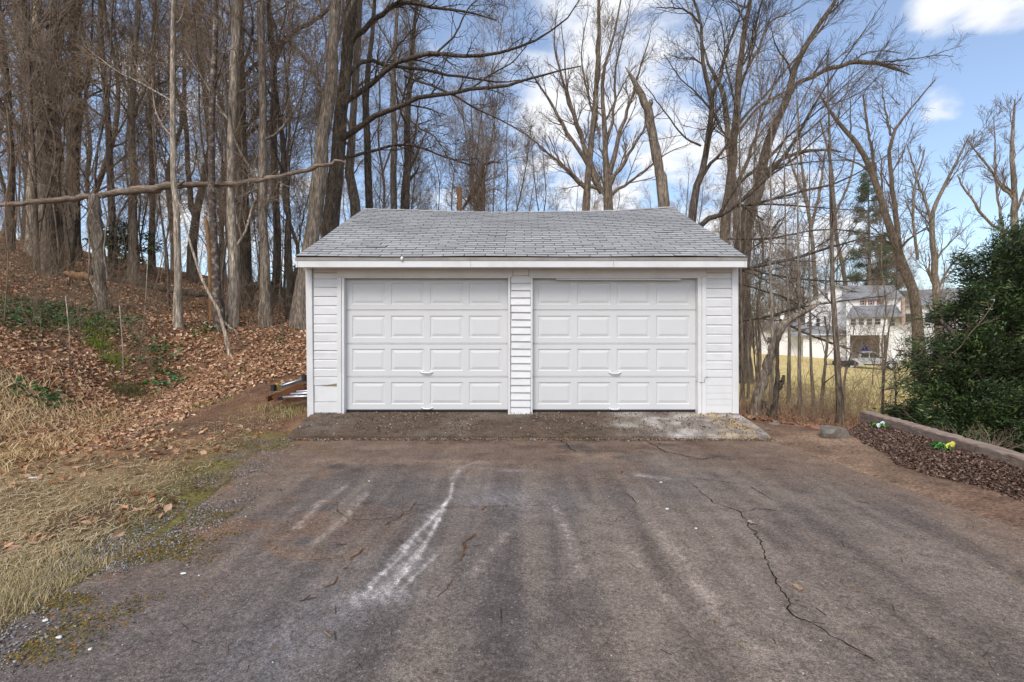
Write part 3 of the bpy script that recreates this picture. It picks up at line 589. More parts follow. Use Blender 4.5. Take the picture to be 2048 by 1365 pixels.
# ------------------------------------------------------------------ trees
def nrm(v): return v / (np.linalg.norm(v, axis=-1, keepdims=True) + 1e-9)
def tube_batch(batches):
    """batches: (P (B,N,3), R (B,N), sides) -> V, quads"""
    VV, FF, base = [], [], 0
    for Pb, Rb, k in batches:
        B, n, _ = Pb.shape
        if B == 0: continue
        T = nrm(np.gradient(Pb, axis=1)); ref = np.zeros((B, 1, 3)); m = nrm(Pb[:, -1] - Pb[:, 0]); ref[:, 0, 2] = 1; ref[np.abs(m[:, 2]) > .75, 0] = (1, .2, 0)
        A = nrm(np.cross(T, ref)); C = np.cross(T, A); an = np.arange(k) * 2 * np.pi / k
        ring = Pb[:, :, None] + Rb[:, :, None, None] * (A[:, :, None] * np.cos(an)[None, None, :, None] + C[:, :, None] * np.sin(an)[None, None, :, None])
        VV.append(ring.reshape(-1, 3)); idx = np.arange(B * n * k).reshape(B, n, k) + base; nx = np.roll(idx, -1, 2)
        FF.append(np.stack([idx[:, :-1], nx[:, :-1], nx[:, 1:], idx[:, 1:]], -1).reshape(-1, 4)); base += B * n * k
    return np.concatenate(VV), np.concatenate(FF)
def spawn(Pb, Rb, n, t0, t1, length, ang, npt, jit, up, rng, rs=.5, rmin=.003, rtip=.35, rcap=9, fall=.55, side=None):
    B, N0, _ = Pb.shape
    if B == 0 or n == 0: return np.zeros((0, npt, 3)), np.zeros((0, npt))
    t = t0 + (t1 - t0) * (np.arange(n)[None] + rng.random((B, n))) / n; f = t * (N0 - 1); i = np.clip(f.astype(int), 0, N0 - 2); fr = (f - i)[..., None]; bi = np.arange(B)[:, None]
    p = Pb[bi, i] * (1 - fr) + Pb[bi, i + 1] * fr; T = nrm(Pb[bi, i + 1] - Pb[bi, i]); r = Rb[bi, i] * (1 - fr[..., 0]) + Rb[bi, i + 1] * fr[..., 0]
    rv = rng.normal(size=(B, n, 3))
    if side is not None: rv = rv * .6 + np.array(side)
    perp = nrm(rv - (rv * T).sum(-1, keepdims=True) * T); a = ang * (.7 + .6 * rng.random((B, n)))[..., None]
    d = nrm(np.cos(a) * T + np.sin(a) * perp); ln = length * (1 - fall * (t - t0) / max(t1 - t0, 1e-6)) * (.55 + .75 * rng.random((B, n)))
    p = p.reshape(-1, 3); d = d.reshape(-1, 3); st = (ln / (npt - 1)).reshape(-1, 1); out = [p]
    for _ in range(npt - 1):
        d = nrm(d + rng.normal(size=d.shape) * jit + np.array([0, 0, up])); p = p + d * st; out.append(p)
    r0 = np.clip(r.reshape(-1, 1) * rs, rmin, rcap); return np.stack(out, 1), np.maximum(r0 * (1 - (1 - rtip) * np.linspace(0, 1, npt)[None]), rmin * .7)
def curve(pts, n, wig=0, rng=None):
    """pts (m,4) x,y,z,r -> smooth (1,n,3),(1,n)"""
    pts = np.array(pts, float); m = len(pts); ex = np.concatenate([[2 * pts[0] - pts[1]], pts, [2 * pts[-1] - pts[-2]]])
    seg = np.concatenate([[0], np.cumsum(np.linalg.norm(np.diff(pts[:, :3], axis=0), axis=1))]); u = np.interp(np.linspace(0, seg[-1], n), seg, np.arange(m)); i = np.clip(u.astype(int), 0, m - 2); t = (u - i)[:, None]
    p0, p1, p2, p3 = ex[i], ex[i + 1], ex[i + 2], ex[i + 3]
    q = .5 * (2 * p1 + (p2 - p0) * t + (2 * p0 - 5 * p1 + 4 * p2 - p3) * t ** 2 + (3 * p1 - p0 - 3 * p2 + p3) * t ** 3)
    q[:, 3] = np.interp(u, np.arange(m), pts[:, 3])
    if wig: q[1:, :3] += rng.normal(0, wig, (n - 1, 3))
    return q[None, :, :3], q[None, :, 3]
def px4(path, d):
    """path of (px,py,width_px[,depth offset]) at depth d -> world x,y,z,r"""
    return [(*P(q[0], q[1], d + (q[3] if len(q) > 3 else 0)), q[2] / 2 * (d + (q[3] if len(q) > 3 else 0)) / F * math.cos(math.atan((q[0] - CX) / F))) for q in path]
def lumpy(V, base_r, amt, seed):
    r = np.random.default_rng(seed); return V
def grow_crown(src, rng, n2=7, l2=1.6, n3=6, l3=.7, n4=4, l4=.32, up=.05, ang=.75, rm=.0035, jit=.115):
    """src: list of (P,R) limbs -> batches of branches, twigs, twiglets"""
    b = []
    lv2 = [spawn(p, r, n2, .15, .97, l2, ang, 6, jit, up, rng, .5, rm * 1.6, .3) for p, r in src]
    P2 = np.concatenate([q[0] for q in lv2]); R2 = np.concatenate([q[1] for q in lv2]); b.append((P2, R2, 3))
    P3, R3 = spawn(P2, R2, n3, .2, 1, l3, ang, 4, jit * 1.1, up, rng, .6, rm * 1.15, .4); b.append((P3, R3, 3))
    if n4:
        P4, R4 = spawn(P3, R3, n4, .2, 1, l4, ang, 2, jit, up, rng, .85, rm, .6); b.append((P4, R4, 3))
    return b
def make_tree(name, label, cat, stems, limbs, seed, bark='bark_grey', twig='twig', group=None, auto=None, crown=None, sides=9, cat_parts=('trunk', 'crown'), extra=None, nstem=22, wig=.02, root=None, gnarl=.10):
    """stems and limbs: lists of world (x,y,z,r) paths. auto: dict for limbs grown off the stems."""
    rng = np.random.default_rng(seed); base = np.array(root if root is not None else stems[0][0][:3]); e = empty(name, base)
    tb = []; S = []
    for k, s in enumerate(stems):
        Pb, Rb = curve(s, nstem, 0, rng)
        wv = rng.normal(0, wig, (1, nstem, 3)) * np.clip(Rb[..., None] / .16, .12, 1); wv[:, 0] = 0; Pb = Pb + wv
        if k == 0: Rb = Rb * (1 + .35 * np.exp(-np.arange(nstem) / (nstem * .045)))[None]
        Rb = Rb * (1 + rng.normal(0, .035, Rb.shape)); tb.append((Pb, Rb, sides)); S.append((Pb, Rb))
    Ls = []
    for s in limbs:
        Pb, Rb = curve(s, 16, 0, rng); wv = rng.normal(0, wig * 1.4, (1, 16, 3)) * np.clip(Rb[..., None] / .08, .25, 1); wv[:, 0] = 0; Pb = Pb + wv; tb.append((Pb, Rb, 6)); Ls.append((Pb, Rb))
    if auto:
        for p, r in S:
            q = spawn(p, r, auto['n'], auto.get('t0', .35), auto.get('t1', .98), auto['len'], auto.get('ang', .8), 10, auto.get('jit', .13), auto.get('up', .09), rng, .42, .008, .22, auto.get('rcap', .09), auto.get('fall', .5))
            tb.append((*q, 5)); Ls.append(q)
    V, Fq = tube_batch(tb); V0 = V - base
    nz_ = np.sin(V0[:, 2] * 5.1 + seed) * .5 + np.sin(V0[:, 0] * 23 + V0[:, 2] * 2.3) * .5
    t = link('trunk', mesh_np('trunk', V0, Fq, True, None, [M[bark]]), e)
    if crown is not None and (Ls or S):
        src = Ls + ([(p, r) for p, r in S] if crown.get('stem', False) or not Ls else [])
        kw = {k: v for k, v in crown.items() if k != 'stem'}
        V, Fq = tube_batch(grow_crown(src, rng, **kw)); link('crown', mesh_np('crown', V - base, Fq, True, None, [M[twig]]), e)
    tag(e, label, cat, group); return e
def ext(path, dx_, up_px=900, wmul=.35, steps=2):
    """carry a pixel path on above the frame"""
    p = list(path); q = p[-1]
    for k in range(1, steps + 1): p.append((q[0] + dx_ * k / steps, q[1] - up_px * k / steps, q[2] * (1 - (1 - wmul) * k / steps), *q[3:]))
    return p
def ground_path(path, d):
    """sink the foot of a pixel path into the slope at depth d"""
    w4 = px4(path, d); x, y, z, r = w4[0]; g = float(G(x, y)); w4[0] = (x, y, min(z, g) - .12, r * 1.15); return w4

LW = 'bare trees standing on the wooded hillside'
cr_big = dict(n2=8, l2=1.9, n3=7, l3=.85, n4=4, l4=.36, rm=.0042)
cr_med = dict(n2=8, l2=1.9, n3=6, l3=.95, n4=3, l4=.42, rm=.0058)
cr_sm = dict(n2=6, l2=.9, n3=5, l3=.45, n4=3, l4=.22, rm=.0032)
# --- the pair of big trees at the garage's left shoulder
make_tree('tree', 'thick grey-barked tree rising just behind the garage wall by the ladders', 'tree',
    [ground_path(ext(((604, 648, 38), (612, 560, 34), (625, 470, 31), (640, 350, 30), (653, 230, 27), (664, 110, 24), (672, 0, 21)), 30), 14)],
    [px4(((664, 110, 10), (690, 40, 8, .3), (730, -60, 6, .6)), 14), px4(((655, 210, 9), (620, 130, 7, .4), (560, 60, 5, .8)), 14)], 1, 'bark_grey', auto=dict(n=14, len=4.0, t0=.42), crown=cr_med, sides=14, nstem=34)
make_tree('tree', 'dark hollow-based tree with long limbs sweeping out over the garage roof', 'tree',
    [ground_path(ext(((655, 560, 38), (662, 450, 34), (672, 350, 30), (682, 250, 27), (690, 150, 25), (698, 60, 24), (706, 0, 23)), 30), 15.5)],
    [px4(((700, 90, 13), (711, 75, 12), (755, 35, 10, -.3), (800, 5, 9, -.5), (869, 15, 6, -.8), (941, 27, 4, -1), (995, 41, 2.5, -1.2)), 15.5),
     px4(((688, 205, 13), (694, 198, 12), (752, 161, 10, -.3), (804, 123, 9, -.6), (872, 108, 8, -.9), (958, 113, 6.5, -1.2), (1026, 96, 5, -1.4), (1081, 75, 4, -1.6), (1135, 38, 3, -1.8), (1160, 0, 2, -2)), 15.5),
     px4(((692, 160, 11), (701, 147, 10), (732, 120, 8.5, .2), (780, 133, 7, .3), (841, 137, 6, .4), (896, 150, 5, .4), (951, 157, 4.2, .4), (1000, 166, 3, .4), (1040, 160, 2, .4)), 15.5),
     px4(((672, 295, 14), (680, 286, 13), (739, 243, 11, -.4), (797, 212, 9.5, -.8), (862, 191, 8, -1.1), (940, 181, 7, -1.4), (1012, 171, 6, -1.6), (1060, 159, 4.6, -1.8), (1111, 144, 3.4, -2), (1163, 132, 2.2, -2)), 15.5),
     px4(((680, 322, 8), (690, 317, 7), (746, 301, 6, .3), (794, 291, 5, .5), (835, 294, 4.5, .5), (882, 311, 3.5, .5), (944, 332, 2.2, .5)), 15.5),
     px4(((810, 152, 5), (821, 157, 5, -.3), (903, 188, 4.2, -.5), (954, 219, 3.4, -.5), (1006, 243, 2.8, -.5), (1047, 267, 2, -.5)), 15.5),
     px4(((797, 212, 5, -.8), (830, 250, 4, -.9), (870, 275, 3, -1), (905, 330, 2, -1)), 15.5),
     px4(((872, 108, 4.5, -.9), (910, 70, 3.8, -1), (935, 20, 3, -1.2), (990, -30, 2, -1.2)), 15.5),
     px4(((940, 181, 4, -1.4), (980, 150, 3.2, -1.5), (1030, 120, 2.5, -1.5), (1075, 60, 1.8, -1.5)), 15.5),
     px4(((752, 161, 5, -.3), (790, 100, 4, -.3), (830, 50, 3, -.3), (850, -20, 2, -.3)), 15.5)],
    2, 'bark_dark', 'twig_dark', auto=dict(n=8, len=3.6, t0=.5), crown=dict(n2=9, l2=1.5, n3=6, l3=.7, n4=3, l4=.3, rm=.0042, up=.03), sides=14, nstem=34)
# --- the hillside trunks one can pick out
def hill(label, path, d, bark_, seed, name='tree', ext_dx=10, up_px=900, auto=dict(n=11, len=3.0, t0=.15), crown=cr_med, twig='twig', limbs=(), extend=True, **k):
    p = ext(path, ext_dx, up_px) if extend else path
    return make_tree(name, label, 'tree', [ground_path(p, d)], [px4(l, d) for l in limbs], seed, bark_, twig, auto=auto, crown=crown, **k)
hill('massive dark vine-hung trunk at the far edge of the wooded bank', ((100, 560, 48), (92, 450, 43), (84, 330, 39), (72, 220, 37), (58, 120, 35), (38, 0, 34)), 15, 'bark_brown', 3, ext_dx=-60, sides=14, limbs=[((60, 130, 14), (20, 60, 10), (-40, -40, 7)), ((118, 520, 4, -.5), (104, 400, 4, -.5), (70, 330, 4, -.6), (96, 250, 4, -.5), (62, 170, 3, -.5), (80, 90, 3, -.5), (40, 20, 3, -.5)), ((70, 540, 5, -.5), (86, 430, 5, -.6), (112, 300, 5, -.6), (80, 190, 4, -.5), (44, 100, 4, -.5), (60, 40, 3, -.5)), ((40, 330, 3, -.8), (46, 230, 3, -.8), (85, 150, 3, -.6), (58, 60, 3, -.6))], nstem=30)
hill('straight pale grey trunk just right of the vine-hung one', ((112, 540, 31), (110, 400, 28), (106, 250, 27), (105, 120, 26), (110, 0, 25)), 15.5, 'bark_grey', 4, ext_dx=20, sides=12)
hill('slim pale trunk hidden behind the vine-hung one', ((62, 520, 22), (66, 300, 20), (70, 120, 19), (74, 0, 18)), 17, 'bark_pale', 5)
hill('dark straight trunk behind the fallen log, third from the vine-hung tree', ((150, 520, 20), (150, 330, 17), (149, 150, 15), (147, 0, 14)), 18, 'bark_brown', 6)
hill('whitish thin-barked tree in front of the fallen log', ((357, 545, 15), (354, 440, 14), (350, 380, 13), (346, 280, 12), (346, 150, 11), (345, 60, 9), (347, 0, 7)), 12.3, 'bark_pale', 7, twig='twig_tan', auto=dict(n=8, len=2.2, t0=.35), crown=cr_sm, up_px=400)
hill('blotchy dark and pale barked tree leaning at the foot of the bank', ((441, 628, 20), (434, 560, 17), (426, 470, 15), (422, 380, 14), (424, 250, 13), (429, 110, 12), (433, 0, 11)), 12.6, 'bark_mottled', 8, auto=dict(n=12, len=2.6, t0=.3))
hill('tree with torn peeling bark low on its trunk beside the blotchy one', ((463, 612, 22), (466, 540, 21), (465, 450, 20), (460, 370, 16), (462, 280, 16), (468, 150, 19), (474, 0, 20)), 13, 'bark_pale', 9, twig='twig', limbs=[((466, 500, 6), (490, 465, 5), (503, 420, 4), (512, 395, 3))])
hill('thick dark upright trunk between the torn-barked and smooth trees', ((488, 590, 30), (487, 480, 27), (484, 330, 25), (481, 200, 23), (479, 60, 20), (478, 0, 18)), 16.5, 'bark_dark', 10, limbs=[((482, 160, 9), (510, 130, 7), (540, 100, 5)), ((485, 260, 9), (510, 235, 7), (530, 200, 5))])
hill('smooth grey-tan tree with a healed wound halfway up', ((531, 652, 22), (531, 560, 19), (528, 480, 18), (524, 350, 17), (526, 200, 16), (524, 80, 15), (522, 0, 14)), 13.5, 'bark_grey', 11)
hill('dark thin tree curving left as it rises beside the big grey one', ((580, 640, 14), (578, 500, 12), (574, 390, 11), (564, 280, 11), (552, 190, 10), (545, 110, 9), (536, 0, 8)), 14.5, 'bark_dark', 12)
hill('tall brown tree with a pale arching limb reaching over the roof', ((553, 600, 18), (553, 470, 16), (549, 350, 15), (547, 220, 14), (547, 120, 12), (540, 40, 9), (536, 0, 8)), 18, 'bark_brown', 13, limbs=[((548, 130, 10), (560, 95, 10), (590, 62, 9), (625, 45, 8), (655, 18, 7), (700, -40, 5))])
hill('twin-stemmed brown tree deeper behind the whitish one', ((385, 545, 18), (390, 450, 17), (402, 380, 15), (420, 300, 13), (410, 180, 11), (400, 60, 9), (396, 0, 8)), 19, 'bark_brown', 14, limbs=[((392, 440, 13), (380, 380, 12), (372, 280, 10), (368, 120, 8), (364, -30, 6))])
hill('grey tree forking high above the middle of the fallen log', ((268, 530, 18), (266, 380, 16), (262, 250, 15), (268, 130, 13), (276, 0, 11)), 17, 'bark_grey', 15, limbs=[((263, 240, 9), (285, 190, 8), (300, 120, 6), (318, 20, 4)), ((264, 200, 8), (240, 140, 6), (228, 40, 4))])
hill('brown tree left of the grey forked one, fifth along the log', ((226, 520, 16), (222, 380, 15), (216, 250, 14), (206, 120, 12), (200, 0, 10)), 18, 'bark_brown', 16)
hill('slender brown tree between the log and the forked tree', ((304, 535, 13), (306, 400, 12), (302, 250, 11), (306, 100, 10), (310, 0, 8)), 18.5, 'bark_brown', 17)
hill('leaning dark tree at the top edge of the bank, far left', ((20, 520, 17), (22, 350, 15), (16, 200, 14), (4, 60, 13), (-6, 0, 12)), 17, 'bark_dark', 18)
hill('brown trunk rising behind the left rake of the garage roof', ((716, 600, 26), (712, 430, 22), (702, 380, 20), (698, 340, 18), (705, 250, 14), (712, 120, 14), (720, 0, 11)), 18, 'bark_brown', 19)
hill('slender twin tree rising behind the left end of the roof ridge', ((742, 640, 20), (738, 420, 16), (736, 300, 14), (732, 200, 12), (740, 90, 10), (750, 0, 8)), 20, 'bark_dark', 20, auto=dict(n=12, len=2.6, t0=.35))
hill('pale grey tree over the roof ridge, left of the cut stump', ((790, 640, 17), (787, 420, 14), (789, 300, 13), (786, 200, 11), (790, 80, 8), (796, 0, 6)), 22, 'bark_grey', 21, auto=dict(n=14, len=2.8, t0=.3))
hill('dark tree with knotty trunk over the ridge near the pale grey tree', ((812, 640, 22), (811, 415, 18), (814, 330, 15), (815, 230, 12), (822, 130, 9), (832, 30, 7), (836, -20, 5)), 22, 'bark_dark', 22, auto=dict(n=14, len=2.8, t0=.35), extend=False)
# cut stump and curved stub behind the ridge
make_tree('tree_stump', 'cut-off brown trunk standing up behind the roof ridge', 'stump', [ground_path(((917, 640, 13), (919, 480, 11), (919, 376, 10.5)), 20)], [], 23, 'heart', sides=10)
hill('small tree with a curved broken limb right of the cut trunk', ((965, 640, 12), (966, 420, 10), (966, 345, 9), (970, 328, 8), (985, 325, 5), (1002, 326, 3)), 24, 'bark_brown', 24, extend=False, limbs=[((925, 420, 6), (950, 385, 7), (963, 365, 7), (966, 350, 6))], auto=dict(n=10, len=2.2, t0=.5), crown=cr_med)
# --- multi-stemmed clump behind the ridge
def cl(*pp): return [(650 + x * .3418, y * .3418, w_ * .3418) for x, y, w_ in pp]
d = 21
make_tree('tree', 'many-stemmed tree fanning up behind the middle of the roof', 'tree',
    [ground_path([(1172, 640, 18)] + cl((1528, 1210, 46), (1550, 950, 34), (1580, 600, 28), (1600, 300, 24), (1602, 0, 18)) + [(1200, -200, 3)], d),
     ground_path([(1214, 640, 24)] + cl((1660, 1210, 56), (1640, 900, 34), (1632, 700, 28), (1625, 450, 20), (1690, 200, 14), (1730, 0, 9)), d)],
    [px4(q, d) for q in (cl((1620, 1130, 34), (1520, 930, 26), (1420, 780, 20), (1320, 600, 15), (1240, 480, 10), (1180, 380, 5)), cl((1530, 1110, 26), (1400, 980, 17), (1240, 840, 10), (1150, 770, 5)),
        cl((1600, 1060, 32), (1520, 860, 25), (1440, 640, 19), (1380, 430, 13), (1340, 250, 9), (1360, 60, 5)), cl((1550, 950, 22), (1480, 720, 16), (1420, 540, 11), (1400, 300, 7), (1380, 120, 4)),
        cl((1665, 1020, 34), (1720, 800, 24), (1800, 560, 16), (1850, 380, 10), (1900, 220, 5)), cl((1660, 1100, 30), (1780, 900, 19), (1880, 740, 12), (1990, 640, 6)),
        cl((1640, 900, 22), (1690, 640, 17), (1700, 400, 12), (1760, 150, 8), (1800, -50, 4)), cl((1610, 800, 15), (1540, 560, 11), (1500, 330, 8), (1540, 60, 4)),
        cl((1640, 1120, 22), (1480, 1060, 14), (1380, 950, 9), (1310, 800, 5)), cl((1655, 1150, 24), (1860, 1010, 12), (2000, 900, 7), (2120, 850, 4)), cl((1632, 720, 12), (1760, 470, 7), (1820, 380, 4)))],
    25, 'bark_brown', 'twig', crown=dict(n2=9, l2=1.7, n3=6, l3=.75, n4=3, l4=.32, rm=.0048, up=.10, ang=.55), sides=9, auto=dict(n=6, len=2.4, t0=.4, ang=.6))
# --- the snapped snag with ivy
sn = make_tree('dead_snag', 'snapped dead trunk with splintered top leaning behind the roof ridge', 'dead tree',
    [ground_path(((1338, 640, 32), (1327, 412, 24), (1318, 340, 21), (1307, 280, 19), (1296, 226, 18), (1284, 195, 15), (1270, 166, 11), (1258, 145, 5), (1250, 134, 1.5)), 17)],
    [px4(((1297, 232, 14), (1300, 214, 10), (1301, 198, 7)), 17)], 26, 'bark_grey', None, sides=11, nstem=40)
# --- trees over the right end of the roof
def cr_(*pp): return [(1250 + x * .3896, y * .3896, w_ * .3896) for x, y, w_ in pp]
d = 16
make_tree('tree', 'slim forked dark tree rising from the right roof slope', 'tree',
    [ground_path([(1366, 640, 18)] + cr_((345, 1100, 40), (390, 900, 36), (430, 680, 32), (446, 500, 28), (405, 370, 22), (392, 200, 17), (385, 100, 14), (330, -60, 10)), d)],
    [px4(q, d) for q in (cr_((446, 505, 22), (490, 380, 18), (530, 230, 14), (600, 60, 10), (640, -80, 6)), cr_((400, 900, 22), (470, 810, 17), (545, 720, 12), (600, 560, 8), (640, 380, 4)), cr_((390, 750, 12), (300, 700, 9), (200, 570, 7), (90, 420, 4)), cr_((440, 560, 13), (360, 470, 9), (290, 410, 7), (200, 280, 4)),
        cr_((385, 120, 12), (300, 50, 9), (160, 40, 4)), cr_((395, 330, 10), (350, 300, 8), (300, 300, 4)))], 27, 'bark_dark', 'twig_dark', crown=dict(n2=9, l2=1.5, n3=7, l3=.65, n4=4, l4=.28, rm=.0036), auto=dict(n=7, len=1.8, t0=.5))
make_tree('dead_snag', 'bleached barkless dead trunk standing behind the slim forked tree', 'dead tree',
    [ground_path([(1470, 640, 26)] + cr_((580, 1200, 50), (560, 1000, 42), (530, 700, 34), (512, 530, 30), (480, 420, 24), (430, 340, 15), (390, 200, 10), (310, 0, 6)), 17.5)],
    [px4(cr_((480, 420, 15), (495, 350, 9), (512, 305, 4)), 17.5)], 28, 'bark_pale', 'twig_tan', sides=9, nstem=30)
make_tree('tree', 'upright dark tree with rough bark at the right roof end', 'tree',
    [ground_path([(1440, 640, 26)] + cr_((510, 1190, 56), (535, 1000, 50), (548, 880, 46), (572, 600, 38), (590, 350, 32), (612, 150, 27), (645, -30, 22), (660, -600, 8)), d + .4)],
    [px4(q, d + .4) for q in (cr_((580, 940, 24), (640, 780, 18), (700, 600, 13), (760, 440, 9), (830, 250, 5)), cr_((572, 690, 20), (680, 560, 16), (850, 455, 12), (1000, 370, 9), (1150, 250, 6), (1330, 70, 3)), cr_((575, 650, 18), (640, 570, 15), (760, 440, 12), (900, 270, 9), (1050, 110, 6), (1140, -20, 3)),
        cr_((590, 420, 15), (680, 260, 12), (740, 120, 9), (860, 60, 6), (1000, -30, 4)), cr_((560, 760, 15), (480, 640, 10), (440, 540, 6)), cr_((600, 320, 13), (660, 180, 10), (700, 20, 7), (740, -90, 4)), cr_((575, 560, 13), (520, 350, 9), (500, 150, 6), (440, -20, 4)))],
    29, 'bark_brown', 'twig_dark', crown=dict(n2=10, l2=1.6, n3=7, l3=.75, n4=4, l4=.3, rm=.0038, up=.06, ang=.55), auto=dict(n=8, len=2.4, t0=.55), sides=11, nstem=30)
make_tree('tree', 'leaning pale grey tree with an arching dead limb against the sky', 'tree',
    [ground_path([(1482, 640, 34)] + cr_((610, 1210, 82), (690, 960, 62), (705, 860, 54), (745, 700, 46), (800, 580, 42), (840, 480, 38), (880, 330, 34), (1000, 120, 28), (1090, -20, 22), (1300, -500, 6)), d + 1.2)],
    [px4(q, d + 1.2) for q in (cr_((840, 500, 22), (890, 430, 24), (1000, 372, 26), (1120, 332, 26), (1200, 322, 27), (1320, 330, 24), (1400, 355, 17), (1460, 382, 6)), cr_((1320, 320, 9), (1400, 312, 8), (1500, 300, 7), (1600, 285, 5), (1690, 290, 3)),
        cr_((1580, 288, 5), (1650, 260, 4), (1730, 237, 2)), cr_((1150, 330, 9), (1230, 275, 8), (1330, 262, 6), (1425, 272, 3)), cr_((1300, 330, 7), (1400, 335, 6), (1465, 345, 3)), cr_((1390, 355, 5), (1392, 400, 4), (1400, 465, 2)),
        cr_((690, 950, 20), (760, 850, 24), (850, 800, 22), (950, 772, 18), (1050, 770, 14), (1110, 782, 6)))],
    30, 'bark_brown', 'twig_dark', crown=dict(n2=5, l2=1.0, n3=5, l3=.5, n4=3, l4=.22, rm=.003), auto=dict(n=7, len=2.4, t0=.6), sides=12, nstem=34)
d = 14.2
fan = [cr_((400, 1152, 30), (480, 1110, 28), (560, 1060, 26), (720, 920, 23), (860, 740, 18), (960, 560, 14), (1060, 400, 10), (1200, 200, 7), (1330, 10, 3)),
       cr_((480, 1110, 20), (590, 935, 17), (700, 850, 15), (850, 690, 12), (1000, 560, 9), (1150, 420, 6), (1300, 280, 4), (1400, 150, 2)),
       cr_((560, 1060, 18), (700, 1040, 16), (900, 985, 14), (1080, 940, 11), (1250, 860, 7), (1400, 760, 4)),
       cr_((700, 935, 15), (850, 830, 12), (1000, 700, 9), (1150, 560, 6), (1290, 400, 3)),
       cr_((860, 740, 11), (980, 640, 9), (1120, 500, 7), (1270, 330, 4), (1350, 220, 2)),
       cr_((560, 1060, 13), (720, 1050, 11), (900, 1060, 9), (1100, 1075, 7), (1350, 1090, 4)), cr_((600, 1030, 12), (720, 900, 10), (830, 850, 8), (1000, 830, 6), (1200, 820, 3)),
       cr_((960, 560, 8), (1060, 480, 6), (1180, 370, 4), (1300, 300, 2)), cr_((720, 920, 10), (800, 760, 8), (870, 600, 6), (960, 420, 4), (1010, 300, 2)),
       cr_((590, 1050, 11), (640, 1085, 10), (710, 1130, 8)), cr_((1000, 560, 6), (1200, 480, 5), (1350, 360, 3), (1500, 330, 2))]
make_tree('tree', 'low dark tree whose long branches sweep up and right beyond the roof end', 'tree',
    [ground_path([(1330, 760, 22), (1372, 560, 16), (1400, 452, 13)] + fan[0][1:], d)], [px4(q, d) for q in fan[1:]] +
    [px4(q, d) for q in (((1420, 560, 9), (1479, 541, 8), (1545, 527, 8), (1593, 516, 7.5), (1640, 502, 6), (1690, 487, 5), (1740, 474, 3), (1790, 470, 2)), ((1440, 660, 8), (1479, 644, 7), (1552, 630, 6.5), (1580, 620, 6), (1626, 611, 5), (1696, 601, 4), (1774, 592, 2.5)),
        ((1560, 640, 6), (1573, 648, 6), (1622, 671, 5), (1680, 692, 4), (1737, 712, 2.5)), ((1470, 530, 6), (1510, 541, 6), (1550, 551, 5), (1620, 560, 4.5), (1680, 563, 4), (1740, 560, 3), (1800, 548, 2)),
        ((1450, 478, 5), (1530, 478, 5), (1590, 468, 4), (1660, 459, 3.5), (1760, 470, 2)), ((1470, 565, 4), (1520, 580, 4), (1580, 600, 3.5), (1640, 640, 2.5)), ((1440, 545, 4), (1500, 500, 4), (1530, 478, 3), (1560, 440, 2)))],
    31, 'bark_dark', 'twig_dark', crown=dict(n2=10, l2=1.3, n3=7, l3=.6, n4=3, l4=.24, rm=.0030, up=.05, ang=.5), sides=8, nstem=40, wig=.01)
# --- trunks between the garage and the evergreen
def rc(*pp): return [(1480 + x * .2345, 540 + y * .2345, w_ * .2345) for x, y, w_ in pp]
make_tree('dead_snag', 'broken leaning trunk bent over beside the garage corner', 'dead tree',
    [ground_path(rc((110, 1230, 104), (160, 1060, 96), (220, 860, 88), (265, 720, 76), (300, 620, 70), (330, 540, 80), (352, 480, 84), (395, 440, 70), (450, 405, 62), (560, 352, 50), (640, 305, 36), (690, 275, 12)), 9.0)], [], 32, 'bark_grey', None, sides=11, nstem=36)
make_tree('dead_snag', 'dark rotten forked stub leaning against the broken trunk', 'dead tree',
    [ground_path(rc((262, 1300, 62), (285, 1180, 58), (308, 1040, 50), (318, 900, 38), (320, 700, 32), (322, 560, 24)), 8.8)],
    [px4(rc((300, 1080, 42), (330, 1010, 44), (360, 945, 40), (378, 900, 22)), 8.8), px4(rc((262, 1270, 40), (230, 1190, 36), (200, 1140, 34), (188, 1112, 20)), 8.8)], 33, 'bark_dark', None, sides=9)
